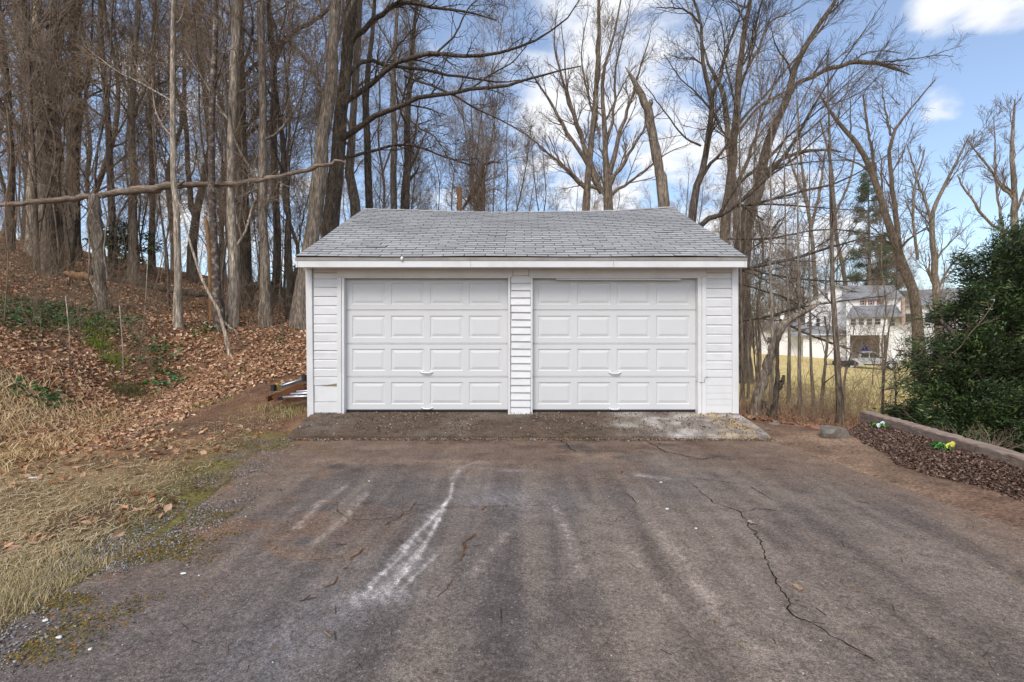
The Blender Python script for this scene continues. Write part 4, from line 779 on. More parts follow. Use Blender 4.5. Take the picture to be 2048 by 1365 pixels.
slim = [('slim tree behind the forked stub, first of the straight saplings', rc((415, 1060, 34), (420, 800, 32), (422, 560, 28), (415, 300, 22), (400, 50, 16)), 11.5, 'bark_grey'),
        ('straight sapling second from the forked stub', rc((512, 1290, 38), (510, 1000, 36), (505, 700, 32), (508, 400, 26), (500, 60, 20)), 9.6, 'bark_grey'),
        ('thin sapling third from the forked stub', rc((632, 1170, 30), (615, 950, 28), (605, 700, 25), (600, 420, 20), (590, 100, 14)), 10.5, 'bark_grey'),
        ('crooked sapling leaning just left of the thick trunk by the garden bed', rc((688, 1170, 36), (705, 1050, 34), (735, 700, 26), (745, 560, 20), (720, 400, 14)), 10.5, 'bark_grey'),
        ('dark-flecked trunk growing at the end of the garden bed', rc((858, 1310, 68), (850, 1100, 62), (835, 820, 58), (815, 560, 52), (800, 250, 46), (790, 0, 40)), 9.0, 'bark_brown'),
        ('thin tree hugging the garage corner', rc((22, 1060, 36), (20, 800, 32), (16, 500, 28), (6, 100, 22)), 11.5, 'bark_brown'),
        ('second thin tree out from the garage corner', rc((68, 1010, 24), (72, 800, 22), (70, 580, 18), (92, 400, 13), (110, 200, 8)), 12, 'bark_grey'),
        ('leaning sapling nearest the evergreen', rc((1212, 1185, 22), (1225, 950, 20), (1250, 700, 18), (1280, 450, 14), (1330, 250, 8)), 10.5, 'bark_brown'),
        ('short dark sapling under the evergreen edge', rc((1330, 1250, 16), (1328, 1100, 14), (1325, 920, 9), (1300, 760, 5)), 9.5, 'bark_dark'),
        ('thin crooked stem behind the dark-flecked trunk', rc((870, 1090, 24), (900, 880, 20), (940, 740, 14), (975, 480, 9)), 12, 'bark_grey'),
        ('young pale tree hidden behind the broken trunk', rc((270, 1100, 38), (275, 900, 36), (282, 600, 34), (268, 300, 28), (260, 50, 22)), 12, 'bark_pale')]
for k, (lb, pth, dd, bk) in enumerate(slim):
    tall = pth[-1][1] < 610
    p = ext(pth, -10 + 6 * (k % 4), 420, .3) if tall else pth
    make_tree('sapling' if dd > 9.2 and k != 4 else 'tree', lb, 'tree', [ground_path(p, dd)], [], 40 + k, bk, 'twig', group=None, auto=dict(n=9 if tall else 5, len=1.5 if tall else .8, t0=.30, ang=.7, rcap=.02), crown=dict(n2=5, l2=.7, n3=4, l3=.35, n4=2, l4=.18, rm=.0026), sides=7)
# --- bigger bare trees on the right, beyond the lawn
def far_tree(label, path, d, seed, bark_='bark_brown', limbs=(), auto=dict(n=10, len=3.5, t0=.3), crown=None, twig='twig'):
    return make_tree('tree', label, 'tree', [ground_path(path, d)], [px4(l, d) for l in limbs], seed, bark_, twig, auto=auto, crown=crown or dict(n2=7, l2=2.0, n3=5, l3=.9, n4=3, l4=.4, rm=.008, up=.08, ang=.6), sides=9)
far_tree('thick tree leaning left in front of the far houses', ((1842, 720, 26), (1832, 620, 24), (1818, 560, 22), (1796, 505, 20), (1775, 440, 17), (1745, 350, 14), (1718, 292, 11), (1672, 240, 8), (1640, 190, 4)), 34, 60, limbs=[((1800, 505, 14), (1790, 420, 12), (1780, 330, 9), (1785, 270, 7), (1820, 220, 5), (1870, 160, 3)), ((1782, 272, 6), (1770, 220, 4), (1765, 180, 2)), ((1750, 350, 8), (1740, 280, 6), (1725, 190, 4))])
far_tree('tree forked low with upright twigs above the evergreen', ((1888, 720, 20), (1870, 540, 15), (1864, 460, 12), (1868, 420, 10), (1890, 370, 8), (1910, 330, 6), (1940, 270, 3)), 30, 61, 'bark_grey', limbs=[((1864, 450, 8), (1850, 400, 7), (1832, 350, 5), (1815, 290, 3)), ((1835, 520, 8), (1826, 430, 6), (1830, 370, 5), (1850, 300, 3))])
far_tree('tree at the frame edge with budding upright shoots', ((2036, 760, 26), (2030, 480, 18), (2029, 395, 14), (2024, 310, 10), (2026, 250, 7), (2030, 200, 3)), 20, 62, 'bark_grey', limbs=[((2030, 400, 10), (2000, 370, 8), (1975, 330, 6), (1940, 290, 3)), ((2028, 470, 9), (1980, 445, 7), (1930, 380, 5), (1915, 350, 3)), ((2030, 430, 8), (2060, 350, 6), (2080, 260, 4)), ((2010, 480, 9), (1999, 420, 7), (1992, 350, 5), (1988, 230, 2))], auto=dict(n=6, len=1.8, t0=.4), crown=dict(n2=7, l2=1.1, n3=5, l3=.5, n4=3, l4=.22, rm=.005, up=.1, ang=.5))
far_tree('bare tree over the roof of the white house', ((1640, 720, 11), (1630, 560, 9), (1622, 460, 8), (1610, 380, 7), (1600, 300, 5), (1595, 200, 3)), 76, 63, 'bark_grey', limbs=[((1622, 460, 7), (1640, 380, 6), (1650, 300, 4)), ((1615, 410, 6), (1590, 350, 5), (1570, 290, 3))])
far_tree('slender bare tree left of the pine', ((1700, 720, 10), (1690, 560, 9), (1672, 470, 8), (1668, 400, 7), (1660, 320, 6), (1640, 240, 3)), 78, 64, 'bark_brown', limbs=[((1670, 430, 6), (1700, 360, 5), (1710, 300, 3))])
# --- background trees: prototypes, then copies
protos = []
for k in range(6):
    r = np.random.default_rng(500 + k); H = 15 + 5 * r.random(); lean = r.normal(0, .6, 2); rad = .075 + .085 * r.random()
    st = [(0, 0, -.3, rad * 1.1)] + [(lean[0] * t ** 1.5 + r.normal(0, .22), lean[1] * t ** 1.5 + r.normal(0, .22), H * t, rad * (1 - .82 * t)) for t in (.1, .25, .4, .55, .7, .85, 1)]
    fork = []
    if k % 2: 
        s_ = .3 + .2 * r.random(); a = r.random() * 6.28
        fork = [[(lean[0] * s_ ** 1.5, lean[1] * s_ ** 1.5, H * s_, rad * .6), (math.cos(a) * .9, math.sin(a) * .9, H * (s_ + .14), rad * .5), (math.cos(a) * 1.7, math.sin(a) * 1.7, H * (s_ + .34), rad * .35), (math.cos(a) * 2.0, math.sin(a) * 2.0, H * .92, .02)]]
    protos.append(make_tree('tree', 'x', 'tree', [st] + fork, [], 600 + k, ('bark_grey', 'bark_brown', 'bark_brown')[k % 3], 'twig', auto=dict(n=20 if not fork else 13, len=3.6, t0=.14, up=.10, ang=.75, rcap=.045), crown=dict(n2=8, l2=1.6, n3=6, l3=.8, n4=3, l4=.4, rm=.0055), sides=8, root=(0, 0, 0)))
NTH = len(protos)
for k in range(6):
    r = np.random.default_rng(800 + k); H = 9 + 5 * r.random(); lean = r.normal(0, .9, 2); rad = .032 + .03 * r.random()
    st = [(0, 0, -.2, rad * 1.1)] + [(lean[0] * t ** 1.4 + r.normal(0, .10), lean[1] * t ** 1.4 + r.normal(0, .10), H * t, rad * (1 - .8 * t)) for t in (.12, .25, .4, .55, .7, .85, 1)]
    protos.append(make_tree('sapling', 'x', 'tree', [st], [], 850 + k, ('bark_grey', 'bark_brown', 'bark_dark')[k % 3], 'twig' if k % 2 else 'twig_tan', auto=dict(n=18, len=2.4, t0=.10, up=.13, ang=.65, rcap=.02), crown=dict(n2=7, l2=1.2, n3=5, l3=.6, n4=2, l4=.3, rm=.0042), sides=6, root=(0, 0, 0)))
used = [False] * len(protos)
def put_tree(k, loc, rz, s, label, group, name='tree'):
    p = protos[k]
    if not used[k]: used[k] = True; e = p
    else:
        e = p.copy(); COL.objects.link(e)
        for ch in p.children: c = ch.copy(); COL.objects.link(c); c.parent = e
    e.location = tuple(loc); e.rotation_euler = (0, 0, rz); e.scale = (s, s, s); e.name = name; e['label'] = label; e['category'] = 'tree'; e['group'] = group
    return e
zones = [(42, (-180, 640), (13.5, 30), 'thin pole-like bare sapling in the thicket of the hillside wood', 'thin saplings in the hillside wood', .8, 1.25),
         (9, (740, 1010), (19, 32), 'thin pole-like bare sapling rising behind the roof ridge', 'thin saplings behind the roof ridge', .8, 1.0),
         (6, (1465, 1560), (15, 26), 'thin bare sapling in the scrub right behind the garage corner', 'thin saplings behind the garage corner', .6, .95),
         (2, (1610, 1800), (16, 30), 'thin bare sapling on the lawn edge screening the white house', 'thin saplings screening the white house', .55, .8),
         (24, (-260, 620), (18, 60), 'bare brown tree among the many crowding the wooded slope behind the fallen log', 'bare trees filling the hillside wood', .9, 1.25),
         (15, (620, 1010), (26, 62), 'bare tree in the thin wood showing above the roof ridge', 'bare trees in the wood behind the garage', .75, 1.05),
         (24, (1010, 1480), (30, 85), 'small distant bare tree low above the roof beyond the clearing', 'distant bare trees beyond the roof', .6, .95),
         (40, (1440, 1820), (64, 110), 'bare tree in the tree line standing behind the white house', 'bare trees behind the white house', .8, 1.1),
         (14, (1800, 2150), (55, 95), 'distant bare tree above the far rooftops behind the evergreen', 'distant bare trees behind the evergreen', .6, .8)]
rz = np.random.default_rng(77); placed = []
for n, (pa, pb), (da, db), lb, gr, s0, s1 in zones:
    c = 0; tries = 0
    while c < n and tries < 4000:
        tries += 1; px = pa + (pb - pa) * rz.random(); d = da + (db - da) * rz.random() ** 1.25; q = at(px, d)
        if any((q[0] - o[0]) ** 2 + (q[1] - o[1]) ** 2 < (.25 if 'sapling' in lb else 1.0) for o in placed): continue
        placed.append(q); put_tree(int(NTH + rz.integers(6)) if 'sapling' in lb else int(rz.integers(NTH)), (q[0], q[1], q[2]), rz.random() * 6.28, s0 + (s1 - s0) * rz.random(), lb, gr, 'sapling' if 'sapling' in lb else 'tree'); c += 1

# ------------------------------------------------------------------ fallen log, stumps, sticks in the wood
def log(name, label, cat, path, d, m, seed, n=30, sides=10, lumps=.10, parent=None):
    r = np.random.default_rng(seed); Pb, Rb = curve(px4(path, d), n); Pb = Pb + np.concatenate([np.zeros((1, 1, 3)), r.normal(0, .012, (1, n - 1, 3))], 1); Rb = Rb * (1 + r.normal(0, lumps, Rb.shape))
    V, Fq = tube_batch([(Pb, Rb, sides)]); c = Pb[0, 0]; o = link(name, mesh_np(name, V - c, Fq, True, None, [M[m]]), None, loc=tuple(c)); return tag(o, label, cat)
r = np.random.default_rng(71); lp = px4(((-40, 412, 15), (60, 406, 15), (130, 399, 17), (185, 392, 17), (255, 383, 20), (300, 379, 21), (345, 371, 19), (372, 371, 16), (420, 368, 14), (470, 367, 13), (540, 357, 11), (600, 344, 10), (645, 331, 9), (680, 322, 7), (692, 328, 4)), 12.9)
lp = [(a, b, c_, q_ * .88) for a, b, c_, q_ in lp]; Pb, Rb = curve(lp, 64); Pb = Pb + np.concatenate([np.zeros((1, 1, 3)), r.normal(0, .016, (1, 63, 3))], 1); Rb = Rb * (1 + r.normal(0, .11, Rb.shape)); c = Pb[0, 0].copy(); e = tag(empty('fallen_log', c), 'long dead trunk lying level across the standing trees on the bank', 'log')
V, Fq = tube_batch([(Pb, Rb, 11)]); link('log_stem', mesh_np('log_stem', V - c, Fq, True, None, [M['log_bark']]), e)
for k in range(7):
    q = spawn(Pb, Rb, 1, .25 + .09 * k, .32 + .09 * k, .5, .9, 5, .2, -.05 if k % 2 else .1, r, .4, .006, .5); V, Fq = tube_batch([(*q, 6)]); link('branch_stub', mesh_np('branch_stub', V - c, Fq, True, None, [M['log_bark']]), e)
# beech sapling still holding rusty leaves at the frame edge
q = at(8, 9.6); e = tag(empty('beech_sapling', q), 'young beech with clinging rusty leaves at the far left edge', 'sapling'); a = curve([(*q, .014), *[(*P(px, py, 9.6), .010) for px, py in ((16, 520), (10, 420), (22, 320), (14, 220))]], 14); b2 = spawn(*a, 14, .15, 1, .7, .9, 5, .15, .05, r, .6, .003, .4); V, Fq = tube_batch([(*a, 5), (*b2, 4)]); link('stem', mesh_np('stem', V - q, Fq, True, None, [M['twig_tan']]), e); BEECH = (e, q, b2[0])
make_tree('dead_snag', 'broken stub of a trunk wrapped in vines under the fallen log', 'dead tree', [ground_path(((203, 578, 30), (198, 520, 28), (194, 460, 28), (190, 410, 26), (188, 392, 20)), 12.4)], [px4(((176, 560, 4), (180, 500, 4), (176, 440, 4), (190, 395, 3)), 12.2), px4(((214, 560, 4), (208, 490, 4), (214, 440, 4), (200, 385, 3)), 12.1), px4(((195, 570, 3), (186, 520, 3), (204, 470, 3), (182, 420, 3), (178, 380, 2)), 12.1)], 72, 'bark_grey', None, sides=11)
make_tree('dead_snag', 'short pale snapped stub leaning on the blotchy tree', 'dead tree', [ground_path(((424, 560, 10), (418, 500, 9), (412, 440, 8), (409, 432, 4)), 13.2)], [], 73, 'heart', None, sides=8)
make_tree('sapling', 'long thin leaning pole crossing in front of the bank trees', 'sapling', [ground_path(((463, 682, 8), (440, 630, 7), (425, 600, 6.5), (403, 556, 6), (380, 485, 5), (365, 430, 4), (352, 390, 3)), 11.3)], [], 74, 'bark_pale', None, sides=7)
log('broken_branch', 'grey fallen branch at the foot of the leaning pole', 'branch', ((440, 640, 5), (460, 655, 6), (476, 668, 3)), 11.4, 'bark_pale', 75, 12, 7)
log('mossy_log', 'dark rotting log half buried in leaves below the saplings', 'log', ((215, 558, 12), (270, 566, 16), (330, 578, 15), (390, 588, 12), (425, 592, 8)), 14.6, 'bark_dark', 76, 24, 9)
log('rotten_log', 'brown rotting log on the bank left of the vine-wrapped stub', 'log', ((130, 548, 12), (165, 552, 20), (190, 560, 14)), 13.4, 'heart', 77, 16, 9, .16)
for k, (lb, a, b_, dd) in enumerate((('tall bleached stick standing upright in the leaves', (280, 645), (296, 510), 10.8), ('pale curved stick on the green patch', (140, 645), (131, 592), 9.2), ('thin bleached stick right of the green patch', (247, 685), (239, 612), 9.4), ('pale stick lying aslant above the green patch', (212, 595), (178, 556), 11.5))):
    p0, p1 = P(*a, dd), P(*b_, dd); p0[2] = min(p0[2], float(G(p0[0], p0[1])) - .03); mid = (p0 + p1) / 2 + np.array([.03, 0, .02])
    o = MB().tube([(0, 0, 0), mid - p0, p1 - p0], [.011, .010, .006], 6).build('stick', M['bark_pale'], None, True, loc=tuple(p0)); tag(o, lb, 'stick', 'bleached sticks on the bank')
# curving vines and tangles, thin stems: one thicket on the bank
rng = np.random.default_rng(90); tb = []
def stems_at(n, pxr, dr, h, rad, lean, npt=7, up=.05, jit=.12):
    px = pxr[0] + (pxr[1] - pxr[0]) * rng.random(n); d = dr[0] + (dr[1] - dr[0]) * rng.random(n); X = (px - CX) / F * d; Z = G(X, d) - .03
    p = np.stack([X, d, Z], 1); dirs = nrm(np.stack([rng.normal(0, lean, n), rng.normal(0, lean, n), np.ones(n)], 1)); ln = (h * (.4 + .9 * rng.random(n)))[:, None] / (npt - 1); o = [p]
    for _ in range(npt - 1):
        dirs = nrm(dirs + rng.normal(0, jit, dirs.shape) + np.array([0, 0, up])); p = p + dirs * ln; o.append(p)
    R = (rad * (.5 + rng.random(n)))[:, None] * np.linspace(1, .35, npt)[None]; return np.stack(o, 1), R
def thicket(name, label, groups, m, n2=5, l2=.5, n3=4, l3=.25, rm=.0028):
    bt = []
    for g in groups:
        a = stems_at(*g[0], **g[1]); bt.append((*a, 4)); b2 = spawn(*a, n2, .15, 1, l2, .7, 5, .2, .04, rng, .6, rm, .4); bt.append((*b2, 3))
        if n3: bt.append((*spawn(*b2, n3, .2, 1, l3, .7, 3, .2, .03, rng, .8, rm * .8, .5), 3))
    V, Fq = tube_batch(bt); o = link(name, mesh_np(name, V, Fq, True, None, [M[m]])); o['kind'] = 'stuff'; o['label'] = label; o['category'] = 'brush'; return o
thicket('brush', 'tangled leafless brush and vines on the upper bank', [((190, (-120, 340), (9.8, 15), 1.6, .0065, .55), {}), ((80, (-140, 200), (9.4, 12.5), 1.4, .006, .8), dict(up=-.02)), ((110, (300, 600), (12, 17), 1.4, .006, .5), {})], 'twig_tan')
thicket('undergrowth', 'grey-brown saplings and scrub deeper in the hillside wood', [((110, (-250, 640), (15, 34), 2.6, .010, .25), {}), ((60, (-200, 620), (14, 24), 4.0, .013, .18), dict(jit=.06))], 'twig', n2=7, l2=.9, n3=4, l3=.45, rm=.0045)
thicket('scrub', 'dry weeds and thin scrub behind the garage corner and bed', [((170, (1480, 1720), (8.6, 11.5), .65, .0042, .4), {}), ((46, (1500, 1800), (9.5, 13), 1.7, .006, .3), {}), ((60, (1690, 1800), (10, 13.5), 1.0, .004, .5), {})], 'twig_tan', n2=4, l2=.35, n3=3, l3=.16, rm=.0022)
thicket('treeline', 'hazy grey-brown scrub wood behind the houses and the roof', [((170, (1420, 2200), (66, 110), 7, .045, .16), {}), ((100, (620, 1480), (40, 80), 5, .035, .2), {}), ((80, (1440, 1720), (66, 74), 9, .05, .2), {})], 'twig', n2=8, l2=2.6, n3=4, l3=1.2, rm=.013)
# ------------------------------------------------------------------ ground litter, grass, leaves
LEAFV = np.array([(0, -.5, 0), (-.38, -.05, .12), (-.20, .30, .16), (0, .52, .10), (.26, .26, .18), (.38, -.10, .09), (0, -.02, -.03)]); LEAFF = np.array([(0, 6, 1), (1, 6, 2), (2, 6, 3), (3, 6, 4), (4, 6, 5), (5, 6, 0)])
LV4 = np.array([(0, -.5, 0), (-.38, .02, .13), (0, .52, .12), (.38, -.06, .10), (.03, .02, -.04)]); LF4 = np.array([(0, 4, 1), (1, 4, 2), (2, 4, 3), (3, 4, 0)])
def rotm(rx, ry, rz_):
    cx, sx, cy, sy, cz, sz = np.cos(rx), np.sin(rx), np.cos(ry), np.sin(ry), np.cos(rz_), np.sin(rz_)
    return np.stack([np.stack([cy * cz, sx * sy * cz - cx * sz, cx * sy * cz + sx * sz], -1), np.stack([cy * sz, sx * sy * sz + cx * cz, cx * sy * sz - sx * cz], -1), np.stack([-sy, sx * cy, cx * cy], -1)], -2)
def scatter(name, pts, TV, TF, size, tilt, pal, rng, mats, label, cat, lift=.01, asp=None, shade=.3, smooth=False):
    n = len(pts); R = rotm(rng.normal(0, tilt, n), rng.normal(0, tilt, n), rng.random(n) * 6.283); s = size * (.55 + .9 * rng.random(n)); T = TV[None] * s[:, None, None]
    if asp is not None: T = T * np.array(asp)
    V = np.einsum('nij,nkj->nki', R, T) + pts[:, None] + np.array([0, 0, lift]); k = TV.shape[0]
    pal = np.array(pal); c = pal[rng.integers(len(pal), size=n)] * (1 - shade + 2 * shade * rng.random(n))[:, None]; C = np.repeat(c, k, 0)
    Fq = (TF[None] + (np.arange(n) * k)[:, None, None]).reshape(-1, TF.shape[1])
    o = link(name, mesh_np(name, V.reshape(-1, 3), Fq, smooth, C, mats)); o['kind'] = 'stuff'; o['label'] = label; o['category'] = cat; return o
def pts_px(n, poly_mask, pr, dr, rng, power=1.0):
    out = []; c = 0
    while c < n:
        m = 20000; px = pr[0] + (pr[1] - pr[0]) * rng.random(m); d = dr[0] * (dr[1] / dr[0]) ** (rng.random(m) ** power); X = (px - CX) / F * d; k = poly_mask(X, d) > rng.random(m); q = np.stack([X[k], d[k]], 1); out.append(q); c += len(q)
    q = np.concatenate(out)[:n]; return np.column_stack([q, G(q[:, 0], q[:, 1])])
rng = np.random.default_rng(123)
def litmask(X, Y): 
    n1 = fnoise(X, Y, 1.2, 20); return sstep(-4.7, -6.1, X + (n1 - .5) * 2.6 - np.maximum(0, Y - 8.5) * .55) * (.25 + .75 * sstep(.3, .6, fnoise(X, Y, .5, 33)))
scatter('fallen_leaves', pts_px(66000, litmask, (-150, 700), (5.6, 26), rng, .95), LV4, LF4, .073, .6, [(.50, .275, .15), (.37, .19, .105), (.60, .37, .22), (.21, .11, .065), (.44, .295, .195), (.68, .48, .32)], rng, [M['vcol']], 'brown oak and maple leaves carpeting the bank', 'leaves', .02)
e, q, b2 = BEECH; pp = b2[:, 1:].reshape(-1, 3); pp = pp[rng.random(len(pp)) < .8]; RR = rotm(rng.normal(0, 1, len(pp)), rng.normal(0, 1, len(pp)), rng.random(len(pp)) * 6.28); V = np.einsum('nij,kj->nki', RR, LEAFV * .06) + pp[:, None] - q; c = np.array([(.45, .17, .06), (.38, .13, .05), (.5, .24, .1)])[rng.integers(3, size=len(pp))]
link('leaves', mesh_np('leaves', V.reshape(-1, 3), (LEAFF[None] + (np.arange(len(pp)) * 7)[:, None, None]).reshape(-1, 3), False, np.repeat(c, 7, 0), [M['vcol']]), e)
scatter('stray_leaves', pts_px(700, lambda X, Y: (X < drive_l(Y) - .1) * sstep(.45, .6, fnoise(X, Y, .9, 44)), (-100, 640), (3.0, 12), rng), LEAFV, LEAFF, .06, .5, [(.42, .23, .12), (.32, .16, .08), (.50, .31, .19)], rng, [M['vcol']], 'scattered brown leaves on the thin turf beside the driveway', 'leaves', .015)
# grass blades: bent strips of two quads
BL = np.array([(-.5, 0, 0), (.5, 0, 0), (-.35, .12, .55), (.35, .12, .55), (0, .45, 1.0)]); BF3 = np.array([(0, 1, 3), (0, 3, 2), (2, 3, 4)])
def grass(name, pts, h, wd, pal, label, lean=.35, dirbias=None, bend=1.0, shade=.25):
    n = len(pts); rz_ = rng.random(n) * 6.283 if dirbias is None else rng.normal(dirbias, .5, n); hh = h * (.45 + .9 * rng.random(n)); T = BL[None] * np.stack([np.full(n, wd), hh * bend, hh], 1)[:, None]
    R = rotm(rng.normal(0, lean, n) - (.0 if dirbias is None else .95), rng.normal(0, lean * .5, n), rz_); V = np.einsum('nij,nkj->nki', R, T) + pts[:, None]; pal = np.array(pal)
    c = pal[rng.integers(len(pal), size=n)] * (1 - shade + 2 * shade * rng.random(n))[:, None]; Fq = (BF3[None] + (np.arange(n) * 5)[:, None, None]).reshape(-1, 3)
    o = link(name, mesh_np(name, V.reshape(-1, 3), Fq, False, np.repeat(c, 5, 0), [M['vcol']])); o['kind'] = 'stuff'; o['label'] = label; o['category'] = 'grass'; return o
def turfmask(X, Y): return (X < drive_l(Y) - .05 - .3 * fnoise(X, Y, .5, 11)) * (X > -8.2) * (1 - .85 * litmask(X, Y)) * sstep(.44, .60, fnoise(X, Y, .9, 50) * .65 + fnoise(X, Y, .22, 51) * .35 + .06 * sstep(5, 3.0, Y))
tan = [(.42, .32, .17), (.36, .26, .13), (.50, .40, .23), (.30, .21, .11)]
grass('dry_grass', pts_px(16000, turfmask, (-120, 640), (2.2, 11), rng, 1.0), .028, .0042, tan + [(.27, .25, .09)], 'thin straw-coloured turf between driveway and bank', .7)
def strawf(X, Y): return sstep(1.7, .5, np.abs((X + 7.4) * .8 + (Y - 7.0) * .25)) * sstep(9.4, 7.8, Y) * sstep(4.6, 5.6, Y)
def strawmask(X, Y): return strawf(X, Y) * sstep(.25, .5, fnoise(X, Y, .6, 66)) + 0 * X
def strands(name, pts, ln, wd, pal, label, down=(.8, -.6), npt=5, arch=.05, rise=.03):
    n = len(pts); dd = nrm(np.array(down)[None] + rng.normal(0, .38, (n, 2))); L_ = ln * (.5 + .8 * rng.random(n)); cur = np.cumsum(np.concatenate([np.zeros((n, 1)), np.full((n, npt - 1), 1 / (npt - 1))], 1), 1); turn = rng.normal(0, .25, n)
    ang = np.arctan2(dd[:, 1], dd[:, 0])[:, None] + turn[:, None] * cur; st = (L_ / (npt - 1))[:, None]; X = pts[:, :1] + np.cumsum(np.concatenate([np.zeros((n, 1)), np.cos(ang[:, 1:]) * st], 1), 1); Y = pts[:, 1:2] + np.cumsum(np.concatenate([np.zeros((n, 1)), np.sin(ang[:, 1:]) * st], 1), 1)
    Z = G(X, Y) + .012 + (rise + arch * rng.random(n))[:, None] * np.sin(cur * 2.6) * (.4 + 1.2 * rng.random(n))[:, None]; px_, py_ = -np.sin(ang), np.cos(ang); w2 = wd * (.6 + .8 * rng.random(n))[:, None] * np.linspace(1, .5, npt)[None]
    A = np.stack([X + px_ * w2, Y + py_ * w2, Z], -1); Bq = np.stack([X - px_ * w2, Y - py_ * w2, Z + w2 * .6], -1); V = np.stack([A, Bq], 2).reshape(-1, 3); k = np.arange(n)[:, None] * npt * 2 + np.arange(npt - 1)[None] * 2
    Fq = np.stack([k, k + 1, k + 3, k + 2], -1).reshape(-1, 4); pal = np.array(pal); c = pal[rng.integers(len(pal), size=n)] * (.75 + .5 * rng.random(n))[:, None]
    o = link(name, mesh_np(name, V, Fq, False, np.repeat(c, npt * 2, 0), [M['vcol']])); o['kind'] = 'stuff'; o['label'] = label; o['category'] = 'grass'; return o
strands('straw_grass', pts_px(5200, strawmask, (-250, 330), (4.6, 9.2), rng), .40, .0042, [(.66, .47, .24), (.55, .37, .18), (.74, .57, .32), (.42, .27, .13)], 'long flattened straw grass hanging down the foot of the bank')
strands('turf_thatch', pts_px(4200, lambda X, Y: turfmask(X, Y) * (X > -7), (-120, 620), (2.2, 10), rng), .13, .0026, [(.55, .43, .25), (.46, .34, .18), (.62, .50, .30)], 'dead grass thatch lying on the thin turf', (.4, -.4), 4, .012, .004)
def edgemask(X, Y): return sstep(.5, .1, np.abs(drive_l(Y) - .28 - X)) * sstep(3.4, 2.6, Y)
grass('edge_grass', pts_px(8000, edgemask, (-200, 300), (1.9, 3.6), rng), .055, .003, [(.52, .40, .23), (.60, .49, .30), (.42, .32, .16), (.32, .28, .12)], 'dry overhanging grass fringe along the driveway edge', .6)
def lawnmask(X, Y): return (X > 4.5) * sstep(9, 10.5, Y) + 0.0
grass('lawn_grass', pts_px(17000, lawnmask, (1480, 1900), (9.5, 34), rng, 1.0), .07, .016, [(.54, .42, .19), (.48, .38, .16), (.60, .48, .25), (.38, .35, .13)], 'pale winter lawn beyond the saplings', .6)
def weedmask(X, Y): return (X > 4.0) * (X < 7.2) * sstep(8.0, 8.5, Y) * sstep(11.5, 10, Y)
grass('dry_weeds', pts_px(1500, weedmask, (1480, 1790), (8.0, 11.5), rng), .34, .004, [(.30, .19, .12), (.38, .26, .16), (.24, .14, .09)], 'reddish dry weeds around the saplings behind the garage corner', .45)
scatter('corner_leaves', pts_px(2600, weedmask, (1480, 1800), (8.0, 11.5), rng), LEAFV, LEAFF, .085, .5, [(.30, .15, .085), (.24, .12, .07), (.36, .21, .13)], rng, [M['vcol']], 'brown leaves under the saplings behind the garage corner', 'leaves', .02)
# green ground cover on the bank
green = []
for px, py, n, r in ((40, 628, 260, .55), (75, 622, 260, .5), (110, 640, 260, .5), (15, 640, 150, .4), (150, 652, 180, .4), (195, 628, 90, .3), (230, 640, 70, .3), (75, 800, 60, .16), (95, 812, 30, .12), (240, 650, 70, .25), (310, 765, 60, .2), (420, 665, 90, .25), (340, 770, 60, .2), (560, 690, 20, .12), (300, 700, 60, .2), (330, 720, 50, .2)):
    h = hit(px, py); q = h[None, :2] + rng.normal(0, r, (n, 2)) * np.array([1, 1.3]); green.append(np.column_stack([q, G(q[:, 0], q[:, 1])]))
scatter('ground_ivy', np.concatenate(green), LEAFV, LEAFF, .078, .45, [(.055, .15, .035), (.035, .10, .03), (.09, .21, .05), (.06, .17, .06)], rng, [M['leaf']], 'dark green ivy and vinca patches on the bank', 'ground cover', .085)
moss = []
for px, py, n, r in ((185, 655, 700, .16), (195, 668, 500, .14), (178, 645, 400, .14), (190, 690, 400, .13), (200, 700, 300, .12), (230, 725, 400, .12), (240, 735, 200, .1), (130, 650, 300, .14)):
    h = hit(px, py); q = h[None, :2] + rng.normal(0, r, (n, 2)); moss.append(np.column_stack([q, G(q[:, 0], q[:, 1])]))
grass('bank_moss', np.concatenate(moss), .105, .013, [(.20, .27, .03), (.15, .22, .03), (.26, .30, .05)], 'bright yellow-green moss streaks on the bank', .7)
tuft = []
for px, py, n in ((402, 812, 170), (400, 790, 100), (455, 755, 140), (575, 828, 160), (540, 818, 120), (590, 822, 160), (470, 800, 80), (300, 800, 120), (240, 860, 80), (500, 745, 60), (555, 838, 80), (600, 830, 60)):
    h = hit(px, py); q = h[None, :2] + rng.normal(0, .12, (n, 2)) * np.array([1.5, .8]); tuft.append(np.column_stack([q, G(q[:, 0], q[:, 1])]))
grass('grass_tufts', np.concatenate(tuft), .085, .005, [(.36, .31, .12), (.28, .28, .09), (.44, .36, .18)], 'yellow-green grass tufts in the bare soil near the garage', .5)
dk = []
for px, py, n in ((262, 790, 260), (245, 785, 160), (280, 795, 120), (315, 745, 160), (250, 795, 160)):
    h = hit(px, py); q = h[None, :2] + rng.normal(0, .13, (n, 2)); dk.append(np.column_stack([q, G(q[:, 0], q[:, 1])]))
grass('sedge_clump', np.concatenate(dk), .22, .005, [(.06, .08, .025), (.09, .10, .03), (.20, .15, .07)], 'dark green sedge at the foot of the bank', .5)
